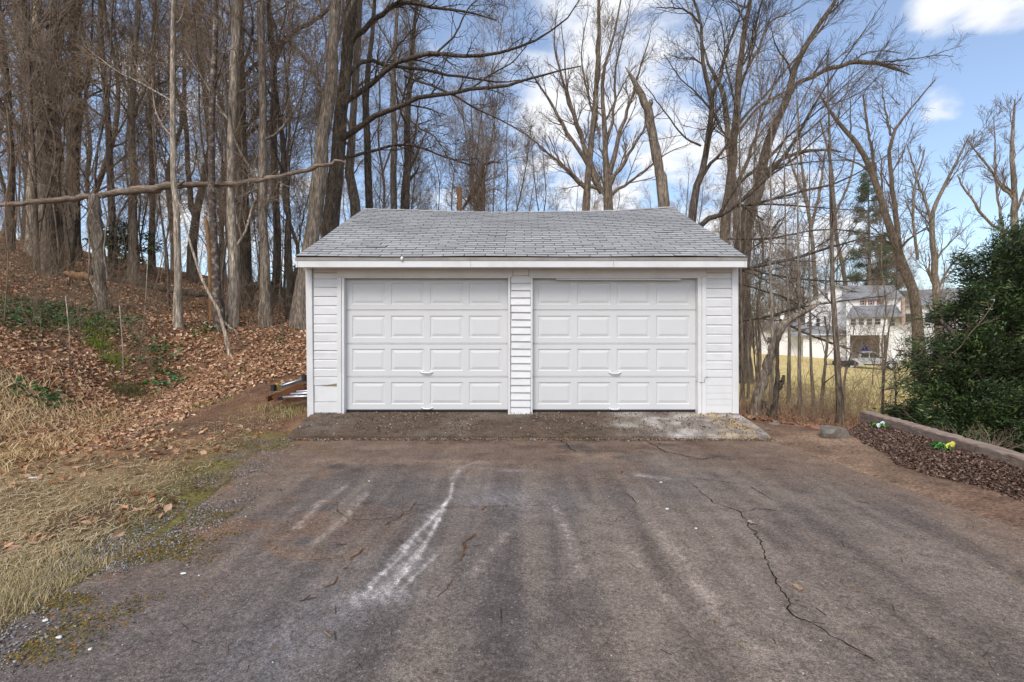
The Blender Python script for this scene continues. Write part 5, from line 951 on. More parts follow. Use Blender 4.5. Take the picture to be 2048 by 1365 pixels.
# gravel and pale grit along the driveway edge and over the asphalt
ICO = np.array([(1, 0, 0), (-1, 0, 0), (0, 1, 0), (0, -1, 0), (0, 0, .7), (0, 0, -.7)], float); ICF = np.array([(0, 2, 4), (2, 1, 4), (1, 3, 4), (3, 0, 4)])
def on_drive(n, mask, pr=(-60, 2100), dr=(1.7, 6.2)):
    q = pts_px(n, mask, pr, dr, rng, 1.0); q[:, 2] = surf(q[:, 0], q[:, 1]); return q
def gravmask(X, Y): return sstep(.55, .05, np.abs(X - drive_l(Y) - .06 + .35 * (fnoise(X, Y, .6, 31) - .5))) * (Y < 6.2) * sstep(.3, .6, fnoise(X, Y, .4, 32))
scatter('gravel', on_drive(6500, gravmask, (-100, 620)), ICO, ICF, .0062, .6, [(.17, .155, .14), (.26, .24, .22), (.11, .10, .10), (.36, .34, .33), (.20, .15, .11)], rng, [M['vcol']], 'loose gravel and crumbled asphalt along the driveway edge', 'gravel', .004)
scatter('pale_grit', on_drive(1300, lambda X, Y: (inside(X, Y) > -.2) * (.10 + .9 * sstep(.9, .1, np.abs(X - drive_l(Y)))), (-60, 2100)), ICO, ICF, .0036, .6, [(.46, .44, .41), (.36, .32, .28), (.30, .20, .12), (.30, .28, .26)], rng, [M['vcol']], 'white paint chips and pale grit scattered over the asphalt', 'grit', .003)
scatter('moss_crumbs', on_drive(6500, lambda X, Y: sstep(.7, .1, np.abs(X - drive_l(Y) - .05)) * sstep(.52, .62, fnoise(X, Y, .45, 61)), (-60, 640)), ICO * np.array([1, 1, .5]), ICF, .0075, .3, [(.15, .12, .035), (.12, .11, .03), (.24, .12, .03), (.10, .08, .03)], rng, [M['vcol']], 'olive and rust moss cushions on the driveway edge', 'moss', .002)
scatter('fallen_twigs', on_drive(380, lambda X, Y: (inside(X, Y) > 0) * (.3 + .7 * (Y > 4.6))), np.array([(-.5, -.03, 0), (.5, -.03, 0), (.5, .03, .03), (-.5, .03, .03)]), np.array([(0, 1, 2, 3)]), .06, .1, [(.16, .10, .06), (.24, .15, .08), (.05, .04, .03)], rng, [M['vcol']], 'bits of twig and dead grass lying on the asphalt', 'twigs', .006)
qa = np.column_stack([rng.random(4200), rng.random(4200) ** .8]); xa = -2.9 + 6.2 * qa[:, 0]; za = -.150 + .146 * qa[:, 1] ** .85; kp = rng.random(4200) < .25 + .75 * sstep(.4, .6, fnoise(xa, qa[:, 1], .3, 6)); qp = np.column_stack([xa, 6.33 + 1.05 * qa[:, 1], za])[kp]
lip = np.column_stack([-3.0 + 6.4 * rng.random(2600), 6.30 + rng.normal(0, .035, 2600) - .02, np.full(2600, -.195)]); lip[:, 2] = drive_z(lip[:, 0], np.minimum(lip[:, 1], 6.4)) + .004
scatter('apron_grit', np.concatenate([qp, lip]), ICO, ICF, .010, .5, [(.12, .075, .05), (.20, .14, .10), (.34, .30, .26), (.07, .05, .035), (.16, .12, .05)], rng, [M['vcol']], 'crumbs of soil and concrete strewn over the apron and along its lip', 'grit', .004)
# mulch
def mulchmask(X, Y): 
    return (X - bed_l(Y) + (fnoise(X, Y, .4, 30) - .5) * .3 > -.02) * (X < bed_r(Y) - .01) * (Y < 7.5) + 0.0
BOX = np.array([(-.5, -.15, 0), (.5, -.12, 0), (-.46, .02, .15), (.47, -.02, .11), (-.5, .14, 0), (.5, .13, 0)]); BOXF = np.array([(0, 1, 3, 2), (2, 3, 5, 4)])
scatter('mulch', pts_px(22000, mulchmask, (1560, 2250), (2.8, 8.2), rng, 1.0), BOX, BOXF, .048, .42, [(.110, .064, .044), (.075, .044, .032), (.155, .095, .066), (.052, .033, .025), (.25, .17, .125)], rng, [M['vcol']], 'dark shredded bark mulch filling the garden bed', 'mulch', .008)

# ------------------------------------------------------------------ garden bed: timbers, rock, brick, pansies
edge_pts = [np.array([5.36, 7.55, -.005]), np.array([5.02, 6.05, .0]), np.array([4.62, 4.42, .005]), np.array([4.15, 2.5, -.03])]
ge = tag(empty('garden_edging', edge_pts[0]), 'weathered timber edging holding back the mulch bed by the evergreen', 'edging')
for k, (a, b_) in enumerate(zip(edge_pts[:-1], edge_pts[1:])):
    v = b_ - a; ln = np.linalg.norm(v[:2]); dirn = v[:2] / ln; side = np.array([-dirn[1], dirn[0]]); g = np.random.default_rng(8 + k); n = 26; prof = [(0, -.30), (0, -.012), (.012, 0), (.15, .002), (.165, -.012), (.165, -.6)]
    V = []; Fq = []
    for i in range(n):
        t = i / (n - 1); c = a[:2] + dirn * (.004 + (ln - .008) * t)
        for j, (s_, h_) in enumerate(prof):
            V.append((*(c + side * (s_ + g.normal(0, .003))), a[2] + (b_[2] - a[2]) * t + h_ + g.normal(0, .004)))
    m = len(prof)
    for i in range(n - 1):
        for j in range(m - 1): Fq.append((i * m + j, i * m + j + 1, (i + 1) * m + j + 1, (i + 1) * m + j))
    mb = MB().add(np.array(V) - edge_pts[0], Fq + [tuple(range(m)), tuple((n - 1) * m + j for j in range(m - 1, -1, -1))]); mb.build('timber', M['timber'], ge)
def rock(name, label, cat, p, size, m, seed, flat=.6, parent=None):
    import bmesh
    bm = bmesh.new(); bmesh.ops.create_icosphere(bm, subdivisions=3, radius=1); r = np.random.default_rng(seed); pl = nrm(r.normal(size=(9, 3))); of = .72 + .25 * r.random(9)
    for v in bm.verts:
        c = np.array(v.co); dd = (pl @ c); k = np.max(dd / of); c = c / max(k, .75) * .9; c += (fnoise(c[0:1] * 3 + seed, c[1:2] * 3 + c[2] * 2, .5, 3)[0] - .5) * .12 * c; v.co = (c[0] * size[0], c[1] * size[1], c[2] * size[2] * flat)
    me = bpy.data.meshes.new(name); bm.to_mesh(me); bm.free(); me.materials.append(M[m]); o = link(name, me, None, loc=tuple(p)); return tag(o, label, cat)
h = hit(1672, 876); rock('boulder', 'grey half-buried boulder at the corner of the mulch bed', 'rock', h + (0, .06, .015), (.19, .16, .19), 'stone', 4, .8)
h = hit(1634, 858); b = MB().box((-.09, -.05, -.03), (.09, .05, .03), bev=.008); o = b.build('brick', M['brick'], loc=tuple(h + (0, 0, .0)), rot=(.3, .2, -.5)); tag(o, 'broken reddish brick lying beside the boulder', 'brick')
for px, py, sx, sd, lb in ((1548, 850, .07, 9, 'flat dark stone on the soil below the forked stub'), (1530, 862, .05, 12, 'small stone at the apron corner'), (1612, 850, .05, 14, 'small brown stone in front of the saplings')):
    h = hit(px, py); rock('stone', lb, 'stone', h + (0, 0, .01), (sx, sx * .8, sx), 'stone', sd, .45)
PET = []
def pansy(px, py, label, flower, fpx, fpy):
    base = hit(px, py) + (0, 0, .035); e = tag(empty('pansy_plant', base), label, 'flower'); r = np.random.default_rng(int(px)); V = []; Fq = []; C = []
    for k in range(60):
        a = r.random() * 6.28; rad = .02 + .085 * r.random(); L_ = .045 + .035 * r.random(); R = rotm(np.array([-.5 - .5 * r.random()]), np.array([r.normal(0, .3)]), np.array([a]))[0]
        T = LEAFV * np.array([.55, 1, .7]) * L_ + np.array([0, L_ * .5, 0]); q = T @ R.T + np.array([-math.sin(a) * rad * .6, math.cos(a) * rad * .6, .02 + .045 * r.random()]); n0 = len(V); V += q.tolist(); Fq += (LEAFF + n0).tolist(); c = np.array([(.06, .20, .03), (.10, .27, .04), (.04, .13, .03)][k % 3]) * (.8 + .4 * r.random()); C += [c] * 7
    link('foliage', mesh_np('foliage', np.array(V), np.array(Fq), False, np.array(C), [M['leaf']]), e)
    d = base[1] - .05
    for j, (fx, fy) in enumerate(zip(fpx, fpy)):
        c = P(fx, fy, d) - base; mb = MB(); mb.tube([(c[0] * .4, 0, .02), (c[0] * .8, 0, c[2] * .7), c], .003, 5); mb.build('stem', M['leaf_stem'], e)
        mb = MB()
        for k in range(5):
            a = k * 6.283 / 5 + .3; rr_ = .021; cc = (c[0] + math.cos(a) * rr_ * .75, c[1] - .006 - .004 * (k % 2), c[2] + math.sin(a) * rr_ * .75); ring = [(cc[0] + math.cos(t) * rr_ * .85, cc[1] - .006 * math.sin(t * 2), cc[2] + math.sin(t) * rr_ * .85) for t in np.linspace(0, 6.283, 9)[:-1]]
            mb.add([cc] + ring, [(0, 1 + i, 1 + (i + 1) % 8) for i in range(8)])
        mb.build('flower', flower, e)
M['leaf_stem'] = mat('green_stem', (.08, .18, .04), .6)
pansy(1760, 858, 'small pansy with white flowers in the mulch near the boulder', mat('white_petal', (.75, .78, .80), .5), (1765, 1757), (847, 851))
pansy(1886, 903, 'small pansy with yellow flowers in the mulch near the timber edging', mat('yellow_petal', (.78, .70, .12), .5), (1904, 1896), (889, 892))
h = hit(1948, 899); e = hit(1946, 902)
scatter('seedling', np.tile(h, (26, 1)) + rng.normal(0, .03, (26, 3)) * (1, 1, .2), LEAFV, LEAFF, .035, .5, [(.05, .15, .03), (.09, .2, .05)], rng, [M['leaf']], 'tiny green seedling in the mulch beyond the yellow pansy', 'seedling', .02)
def leaf_thing(px, py, size, c, label, rz_, cat='leaf', group='single fallen leaves on the driveway', name='fallen_leaf', lobes=True):
    p = hit(px, py); p[2] = float(surf(p[0], p[1])) + .008; n = 15; V = [(0, 0, .004)]
    for k in range(n):
        a = 6.283 * k / n; rad = (.5 + .28 * math.cos(3 * a) * (1 if lobes else .2) + (.12 if k % 2 else -.08)) * size; V.append((rad * math.cos(a), rad * .72 * math.sin(a), size * .16 * (math.sin(a * 2 + px) + .6 * abs(math.sin(a)))))
    mb = MB().add(V, [(0, 1 + k, 1 + (k + 1) % n) for k in range(n)]); mb.tube([(-.4 * size, 0, .004), (-.9 * size, .05 * size, .012)], .0022, 4); o = mb.build(name, c, loc=tuple(p), rot=(0, 0, rz_)); return tag(o, label, cat, group)
ml = [mat('dry_leaf_tan', (.34, .22, .14), .7, vary=.3, scale=25), mat('dry_leaf_brown', (.22, .12, .07), .7, vary=.3, scale=25), mat('dry_leaf_grey', (.36, .30, .26), .7, vary=.3, scale=25)]
for a in ((1600, 1183, .052, ml[0], 'largest tan leaf lying right of the long crack', .4), (1504, 1050, .052, ml[2], 'greyish curled leaf at the bend of the long crack', 2.), (1430, 1248, .025, ml[1], 'small brown leaf left of the long crack near the frame bottom', 1.), (1241, 947, .05, ml[1], 'rusty leaf in the middle of the driveway below the apron', .2), (330, 852, .09, ml[0], 'pale leaf on the bare soil at the foot of the bank', .8), (262, 825, .10, ml[1], 'big brown leaf below the sedge', 2.2)): leaf_thing(*a)
mw = mat('chalk_white', (.72, .72, .70), .8, vary=.15, scale=40)
for k, (px, py, s_, lb) in enumerate(((118, 1283, .022, 'white paint flake nearest the bottom left corner'), (367, 1150, .020, 'elongated white chip on the asphalt below the scuff lines'), (180, 1307, .014, 'round white bottle cap near the bottom left corner'), (398, 1157, .010, 'small white ring beside the elongated chip'), (68, 957, .05, 'white scrap of plastic lying in the dry turf'), (1334, 1022, .022, 'larger white splat on the asphalt right of centre'), (1322, 967, .022, 'white splat up near the apron'), (1392, 1060, .014, 'small white splat left of the long crack'), (738, 966, .018, 'white chip left of the pale scuffs'), (90, 1245, .02, 'grey-white flake on the gravel strip'))):
    p = hit(px, py); p[2] = float(surf(p[0], p[1])) + .006; r = np.random.default_rng(k); n = 9; ring = [(s_ * .7 * (1.4 if k in (1, 4) else 1) * (.6 + .6 * r.random()) * math.cos(t), s_ * .5 * (.6 + .6 * r.random()) * math.sin(t)) for t in np.linspace(0, 6.283, n + 1)[:-1]]
    mb = MB(); mb.add([(x, y, 0) for x, y in ring] + [(x * .8, y * .8, .005) for x, y in ring], [tuple(range(n, 2 * n))] + [(i, (i + 1) % n, (i + 1) % n + n, i + n) for i in range(n)]); tag(mb.build('debris_chip', mw, loc=tuple(p)), lb, 'debris', 'white scraps on the ground')

# ------------------------------------------------------------------ ladders piled against the left wall
def lad(px, py, d): return P(px, py, d)
def pscale(px): return F / 7.9
def rail(mb, a, b_, w_, t, m=0):
    """a box-section rail from a to b, w_ tall, t thick"""
    a, b_ = np.array(a), np.array(b_); v = nrm(b_ - a); up = np.array([0, 0, 1.]); sd = nrm(np.cross(v, up)); up = np.cross(sd, v); vs = []
    for c in (a, b_):
        for s1, s2 in ((-1, -1), (1, -1), (1, 1), (-1, 1)): vs.append(c + sd * t / 2 * s1 + up * w_ / 2 * s2)
    mb.add(vs, [(0, 1, 2, 3), (7, 6, 5, 4), (0, 4, 5, 1), (1, 5, 6, 2), (2, 6, 7, 3), (3, 7, 4, 0)], m)
def ladder(name, label, cat, A, B, gap, rail_w, rail_t, mr, rung_r, nr, round_rail=False, foot=None, bracket=None):
    """A->B first rail; gap = offset vector to the second rail"""
    A, B, gap = map(lambda q: np.array(q, float), (A, B, gap)); e = tag(empty(name, A), label, cat)
    for o_ in (np.zeros(3), gap):
        mb = MB(); (mb.tube([o_, B - A + o_], rail_w / 2, 10) if round_rail else rail(mb, o_, B - A + o_, rail_w, rail_t)); mb.build('rail', M[mr], e, round_rail)
        if foot: mb = MB(); v = nrm(B - A); rail(mb, o_ - v * .05, o_ + v * .03, rail_w * 1.35, rail_t * 1.8); mb.build('foot', M[foot], e)
        if bracket: mb = MB(); v = nrm(B - A); rail(mb, o_ + v * .06, o_ + v * .12, rail_w * 1.5, rail_t * 1.4); mb.build('bracket', M[bracket], e)
    for k in range(nr):
        t = (k + .6) / nr; c = (B - A) * t; mb = MB(); mb.tube([c, c + gap], rung_r, 8); mb.build('rung', M[mr], e, True)
    return e
ladder('step_ladder', 'grey aluminium stepladder with yellow brackets on top of the ladder pile', 'ladder', lad(548, 776, 7.75), lad(548, 776, 7.75) + np.array([.20, 2.2, .12]), (.36, .30, .135), .075, .03, 'alu', .016, 7, foot='rubber', bracket='yellow')
ladder('wooden_ladder', 'brown wooden ladder in the middle of the ladder pile', 'ladder', lad(534, 800, 7.75) + (0, 0, .01), lad(534, 800, 7.75) + np.array([.25, 2.4, .22]), (.47, .25, .125), .085, .03, 'wood_brown', .018, 8)
for k, (q0, q1) in enumerate((((546, 799), (606, 770)), ((566, 804), (622, 785)))):
    a, b_ = lad(*q0, 7.65), lad(*q1, 7.85); mb = MB(); rail(mb, (0, 0, 0), b_ - a, .10 if k == 0 else .05, .03); o = mb.build('plank', M['wood_brown'], loc=tuple(a)); tag(o, ('wide reddish board lying under the stepladder', 'narrow reddish board above the tube ladder')[k], 'board')
ladder('extension_ladder', 'silver tube ladder at the bottom of the ladder pile', 'ladder', lad(562, 797, 7.7), lad(562, 797, 7.7) + np.array([.62, .35, .07]), (.10, .60, .03), .04, .04, 'alu', .014, 3, True, foot='rubber')
a = lad(566, 795, 7.62); mb = MB()
for dz in (0, .045, .08): mb.tube([(dz * 2.2, dz, dz), (.55, .05 + dz, .02 + dz)], .018, 10)
o = mb.build('conduit', M['alu'], loc=tuple(a), smooth=True); tag(o, 'loose silver tubes sticking out under the boards', 'pipe')

# ------------------------------------------------------------------ evergreen (yew) on the right
def evergreen(name, label, base, lobes, nclump, per, size, pal, seed, stems, group=None):
    r = np.random.default_rng(seed); e = tag(empty(name, base), label, 'tree' if 'tree' in name else 'evergreen', group); V = []; 
    tb = []
    for s_ in stems: p, rr_ = curve(s_, 10); tb.append((p, rr_, 7)); 
    src = [(p, q) for p, q, _ in tb]; tw = grow_crown(src, r, 9, .9, 6, .5, 0, 0, .05, .7, .006)
    Vt, Ft = tube_batch(tb); link('trunk', mesh_np('trunk', Vt - base, Ft, True, None, [M['bark_dark']]), e); Vt, Ft = tube_batch(tw); link('branches', mesh_np('branches', Vt - base, Ft, True, None, [M['bark_dark']]), e)
    lob = np.array(lobes); wts = lob[:, 3] * lob[:, 4] * lob[:, 5]; k = r.choice(len(lob), nclump, p=wts / wts.sum()); dirs = nrm(r.normal(size=(nclump, 3))); rad = (.40 + .82 * r.random(nclump) ** .6)[:, None]
    C = lob[k, :3] + dirs * lob[k, 3:6] * rad; outw = nrm(dirs * np.array([1, 1, .5]) + np.array([0, 0, .12])); cs = .8 + .5 * r.random(nclump); cval = .55 + 1.0 * r.random(nclump) ** 1.5
    n = nclump * per; ci = np.repeat(np.arange(nclump), per); t = r.random(n); ax = outw[ci] + r.normal(0, .42, (n, 3)); ax = nrm(ax); pos = C[ci] + outw[ci] * ((t - .5) * .34 * cs[ci])[:, None] + r.normal(0, .055, (n, 3)) * cs[ci][:, None]
    sd = nrm(np.cross(ax, r.normal(size=(n, 3)))); ln = size * (.5 + .9 * r.random(n))[:, None]; wd = ln * .14
    A = pos + sd * wd; Bq = pos - sd * wd; Cq = pos + ax * ln - np.array([0, 0, 1]) * ln * .12
    V = np.stack([A, Bq, Cq], 1).reshape(-1, 3) - base; pal = np.array(pal); c = pal[r.integers(len(pal), size=n)] * cval[ci][:, None] * (.75 + .5 * r.random(n))[:, None]
    link('foliage', mesh_np('foliage', V, np.arange(n * 3).reshape(n, 3), False, np.repeat(c, 3, 0), [M['leaf']]), e); return e
b0 = np.array([8.15, 7.6, -.95])
lobes = [(*P(1935, 822, 7.4), .74, .65, .36), (*P(1962, 740, 7.6), .76, .75, .45), (*P(1988, 660, 7.8), .66, .75, .5), (*P(2000, 585, 8.0), .50, .6, .45), (*P(2008, 530, 8.1), .36, .5, .42), (*P(2100, 560, 8.2), .75, .8, .7), (*P(2120, 700, 8.0), 1.0, .9, .8), (*P(2105, 820, 7.7), 1.1, .8, .6), (*P(1892, 700, 7.7), .34, .45, .16), (*P(1918, 615, 7.9), .30, .4, .16), (*P(1868, 778, 7.6), .34, .4, .17), (*P(1995, 855, 7.2), .9, .6, .42), (*P(2060, 505, 8.2), .42, .5, .35), (*P(1996, 486, 8.1), .15, .2, .28), (*P(2030, 480, 8.2), .16, .2, .26), (*P(1955, 572, 7.9), .24, .3, .14), (*P(1880, 842, 7.4), .34, .4, .14)]
evergreen('evergreen_tree', 'dense dark green yew filling the right edge behind the timber edging', b0, lobes, 1050, 180, .066, [(.032, .056, .018), (.044, .074, .022), (.024, .042, .015), (.10, .135, .035)], 31,
    [[(*b0, .12), (*P(1990, 760, 7.8), .09), (*P(1995, 650, 7.9), .06), (*P(2000, 540, 8.0), .03)], [(*b0, .1), (*P(2040, 740, 7.7), .08), (*P(2070, 600, 7.9), .04)], [(*b0, .07), (*P(1950, 800, 7.5), .05), (*P(1890, 760, 7.5), .03)], [(*b0, .07), (*P(1930, 700, 7.7), .05), (*P(1880, 640, 7.9), .02)]])
gb = at(255, 17.5); gl = [(*P(245, 462, 17.5), .7, .6, .5), (*P(270, 478, 17.5), .6, .6, .5), (*P(225, 480, 17.5), .5, .6, .45), (*P(255, 505, 17.3), .8, .6, .4)]
evergreen('evergreen_shrub', 'low green evergreen shrub far up among the hillside trunks', gb, gl, 60, 60, .13, [(.05, .075, .02), (.065, .09, .025), (.04, .06, .02)], 32, [[(*gb, .05), (*P(250, 480, 17.5), .03)]])
gb = at(575, 17); gl = [(*P(500, 580, 16), .5, .5, .55), (*P(585, 560, 16.5), .6, .5, .5), (*P(570, 590, 16.5), .6, .5, .4)]
evergreen('evergreen_shrub', 'thin olive shrub behind the smooth grey-tan tree', gb, gl, 40, 28, .12, [(.10, .11, .035), (.12, .12, .05), (.08, .085, .03)], 33, [[(*gb, .03), (*P(585, 560, 16.5), .015)], [(*at(500, 16), .03), (*P(500, 575, 16), .015)]])
# bare twiggy shrubs in front of the yew
thr = np.random.default_rng(44)
def bare_shrub(label, base, n, h_, lean, dirb, m, seed, rad=.009, l2=.4):
    r = np.random.default_rng(seed); p = np.tile(base, (n, 1)) + r.normal(0, .10, (n, 3)) * (1.6, .8, 0); p[:, 2] = G(p[:, 0], p[:, 1]) - .02 if base[2] < 0.2 else base[2]; dd = nrm(np.array(dirb) + r.normal(0, lean, (n, 3))); o = [p]; ln = (h_ * (.5 + .7 * r.random(n)) / 7)[:, None]
    for _ in range(7): dd = nrm(dd + r.normal(0, .17, dd.shape) + (0, 0, -.02)); p = p + dd * ln; o.append(p)
    Pb = np.stack(o, 1); Rb = (rad * (.5 + .7 * r.random(n)))[:, None] * np.linspace(1, .35, 8)[None]; b2 = spawn(Pb, Rb, 6, .2, 1, l2, .7, 5, .15, .03, r, .6, .003, .4); b3 = spawn(*b2, 4, .2, 1, l2 * .45, .6, 3, .12, .03, r, .75, .0024, .5)
    V, Fq = tube_batch([(Pb, Rb, 5), (*b2, 4), (*b3, 3)]); e = empty('bare_shrub', base); tag(e, label, 'shrub'); link('stems', mesh_np('stems', V - base, Fq, True, None, [M[m]]), e)
bare_shrub('tangle of arching brown stems just behind the timber edging', np.array([*P(1930, 880, 6.4)]) * (1, 1, 0) + (0, 0, -.62), 16, 1.0, .55, (-.1, -.1, .75), 'twig_tan', 51)
bare_shrub('pale leafless branches reaching out in front of the yew', P(1775, 780, 8.2), 7, 1.5, .28, (.75, -.1, .62), 'twig_tan', 52, .011, .5)
bare_shrub('low reddish stems right of the arching brown tangle', np.array([*P(2010, 900, 5.9)]) * (1, 1, 0) + (0, 0, -.65), 10, .75, .6, (-.2, 0, .7), 'twig', 53)

# ------------------------------------------------------------------ pine beyond the lawn
def pine(label, px, top_py, base_py, d, wpx, seed):
    r = np.random.default_rng(seed); base = at(px, d); zt = P(px, top_py, d)[2]; H = zt - base[2]; e = tag(empty('pine_tree', base), label, 'tree'); V, Fq = tube_batch([curve([(0, 0, -.3, .32), (.1, 0, H * .5, .2), (0, .1, H, .03)], 14) + (8,)]); link('trunk', mesh_np('trunk', V, Fq, True, None, [M['bark_brown']]), e)
    w_ = wpx * d / F; tb = []; tip = []
    n = 90; zz_ = np.sort(H * (.28 + .71 * r.random(n))); a = r.random(n) * 6.283; ln = w_ * (1.02 - (zz_ / H) ** 1.6) * (.5 + .6 * r.random(n)) + .3; o = [np.stack([0 * a, 0 * a, zz_], 1)]; dd = np.stack([np.cos(a), np.sin(a), np.full(n, .12)], 1)
    for _ in range(5): dd = nrm(dd + r.normal(0, .10, dd.shape) + (0, 0, .02)); o.append(o[-1] + dd * (ln / 5)[:, None])
    Pb = np.stack(o, 1); Rb = np.full((n, 1), .05) * np.linspace(1, .3, 6)[None]; b2 = spawn(Pb, Rb, 8, .3, 1, .9, .7, 4, .12, .05, r, .5, .012, .5); V, Fq = tube_batch([(Pb, Rb, 4), (*b2, 3)]); link('branches', mesh_np('branches', V, Fq, True, None, [M['bark_brown']]), e)
    pts = b2[0][:, 1:].reshape(-1, 3); pts = np.repeat(pts, 7, 0) + r.normal(0, .12, (len(pts) * 7, 3)); m = len(pts); ax = nrm(r.normal(size=(m, 3)) + (0, 0, .4)); sd = nrm(np.cross(ax, r.normal(size=(m, 3)))); L_ = .30; V = np.stack([pts, pts + ax * L_ * .5 + sd * .035, pts + ax * L_, pts + ax * L_ * .5 - sd * .035], 1).reshape(-1, 3)
    c = np.array([(.075, .115, .055), (.055, .09, .045), (.10, .135, .06)])[r.integers(3, size=m)]; link('needles', mesh_np('needles', V, np.arange(m * 4).reshape(m, 4), False, np.repeat(c, 4, 0), [M['leaf']]), e)
pine('tall green pine standing behind the white house', 1737, 345, 700, 64, 66, 5)
pine('smaller faded pine right of the tall one', 1772, 470, 700, 74, 55, 6)

# ------------------------------------------------------------------ white house across the lawn
HD = 58.0; HPX = 1690.0; hth = math.atan((HPX - CX) / F); hx = F / (math.cos(hth) * HD) ; hz = F / HD
M['hwall'] = mat('house_siding', (.82, .82, .82), .6, vary=.05, scale=.7); M['hroof'] = mat('house_roof', (.24, .24, .245), .9, vary=.2, scale=1.5, dirt=(.25, .18, .11), dirt_amt=.4, dirt_scale=.4)
M['glass'] = mat('window_glass', (.035, .045, .055), .1, .6); M['porch'] = mat('porch_grey', (.22, .20, .18), .9, vary=.3, scale=2); M['shutter'] = mat('red_shutter', (.33, .10, .07), .7); M['tarp'] = mat('blue_tarp', (.03, .07, .30), .5, vary=.3, scale=3); M['chim'] = mat('chimney_brick', (.42, .30, .24), .9, vary=.3, scale=3)
house = tag(empty('house', P(HPX, CY, HD), -hth), 'rambling white house with grey roofs across the lawn', 'house')
def hu(px): return (px - HPX) / hx
def hv(py): return (CY - py) / hz + 0.0
def hbox(name, px0, px1, py0, py1, w0, w1, m, parent=house, bev=0): return MB().box((hu(px0), w0, hv(py1)), (hu(px1), w1, hv(py0)), bev=bev).build(name, M[m], parent)
def hwin(px0, px1, py0, py1, w0, parent, bars=1):
    f = hbox('window', px0, px1, py0, py1, w0 - .10, w0 - .02, 'white', parent); q = (px1 - px0) * .12; hbox('pane', px0 + q, px1 - q, py0 + q * .8, (py0 + py1) / 2 - .4, w0 - .118, w0 - .101, 'glass', f); hbox('pane', px0 + q, px1 - q, (py0 + py1) / 2 + .4, py1 - q * .8, w0 - .119, w0 - .1015, 'glass', f)
wing = hbox('wing_wall', 1487, 1600, 657, 760, 3.0, 9.0, 'hwall')
mb = MB().prism([(2.6, hv(658)), (9.2, hv(658)), (5.9, hv(640))], 0, hu(1484), hu(1604)); mb.build('wing_roof', M['hroof'], house)
hwin(1514, 1527, 673, 688, 3.0, house)
hbox('link_wall', 1600.5, 1691.5, 668, 760, 1.6, 8.8, 'hwall')
mb = MB().add([(hu(1570), 1.2, hv(672)), (hu(1695), 1.2, hv(672)), (hu(1668), 4.5, hv(650)), (hu(1578), 4.5, hv(650)), (hu(1570), 1.2, hv(674)), (hu(1695), 1.2, hv(674))], [(0, 1, 2, 3), (4, 5, 1, 0)]); mb.build('link_roof', M['hroof'], house)
# main gable block
gp_ = [(hu(1602), hv(660)), (hu(1800), hv(660)), (hu(1800), hv(603)), (hu(1668), hv(563)), (hu(1602), hv(598))]
MB().prism(gp_, 1, 4.6, 14.0).build('main_wall', M['hwall'], house)
for a, c in (((1596, 602), (1668, 561.5)), ((1668, 561.5), (1808, 604))):
    MB().add([(hu(a[0]), 4.2, hv(a[1])), (hu(c[0]), 4.2, hv(c[1])), (hu(c[0]), 14.4, hv(c[1])), (hu(a[0]), 14.4, hv(a[1])), (hu(a[0]), 4.2, hv(a[1]) - .2), (hu(c[0]), 4.2, hv(c[1]) - .2), (hu(c[0]), 14.4, hv(c[1]) - .2), (hu(a[0]), 14.4, hv(a[1]) - .2)], [(0, 1, 2, 3), (4, 5, 6, 7), (0, 1, 5, 4), (2, 3, 7, 6), (0, 3, 7, 4), (1, 2, 6, 5)]).build('main_roof', M['hroof'], house)
hwin(1645, 1654, 578, 591, 4.6, house); hwin(1626, 1636, 633, 651, 4.6, house); hwin(1604, 1620, 640, 652, 4.6, house)
hbox('front_wall', 1692, 1802, 597, 660, 2.4, 4.58, 'hwall')
mb = MB().add([(hu(1684), 2.0, hv(598)), (hu(1806), 2.0, hv(598)), (hu(1790), 6.5, hv(566)), (hu(1684), 6.5, hv(561))], [(0, 1, 2, 3)]); mb.build('front_roof', M['hroof'], house)
for px in (1724, 1740, 1757):
    hwin(px, px + 6, 600, 609, 2.4, house); hbox('shutter', px - 3, px - .3, 600, 609, 2.32, 2.36, 'shutter'); hbox('shutter', px + 6.3, px + 9, 600, 609, 2.32, 2.36, 'shutter')
mb = MB().add([(hu(1692), -.6, hv(635)), (hu(1800), -.6, hv(635)), (hu(1790), 2.3, hv(611)), (hu(1705), 2.3, hv(611)), (hu(1692), -.6, hv(637)), (hu(1800), -.6, hv(637))], [(0, 1, 2, 3), (4, 5, 1, 0)]); mb.build('porch_roof', M['hroof'], house)
hbox('porch_wall', 1693, 1771, 637, 671, -.3, 2.35, 'hwall')
for k in range(4): hwin(1700 + 15.6 * k, 1713 + 15.6 * k, 638, 652, -.3, house)
for px in (1693, 1757): hbox('porch_pier', px, px + 7, 671.5, 760, -.3, .3, 'hwall')
hbox('carport_wall', 1700.5, 1757, 671.5, 760, 2.0, 2.3, 'porch'); hbox('carport_door', 1727, 1738, 680, 712, 1.93, 1.99, 'glass')
hbox('side_wing', 1771.5, 1803, 629, 760, .8, 4.5, 'hwall'); hwin(1777, 1787, 640, 654, .8, house)
MB().add([(hu(1768), .5, hv(633)), (hu(1806), .5, hv(633)), (hu(1800), 4, hv(618)), (hu(1772), 4, hv(618))], [(0, 1, 2, 3)]).build('side_roof', M['hroof'], house)
hbox('chimney', 1696, 1705, 548, 575, 8, 9.2, 'hwall'); hbox('brick_chimney', 1797, 1803.5, 600, 650, -.2, .75, 'chim'); hbox('wing_chimney', 1548, 1556, 618, 662, 2.0, 2.95, 'hwall')
mb = MB(); r = np.random.default_rng(2)
V = [(hu(1720) + .85 * (i / 8), -.9 + .25 * math.sin(i * 2.1 + j), hv(704) + .62 * j / 5 * (1 - .15 * abs(math.sin(i)))) for i in range(9) for j in range(6)]
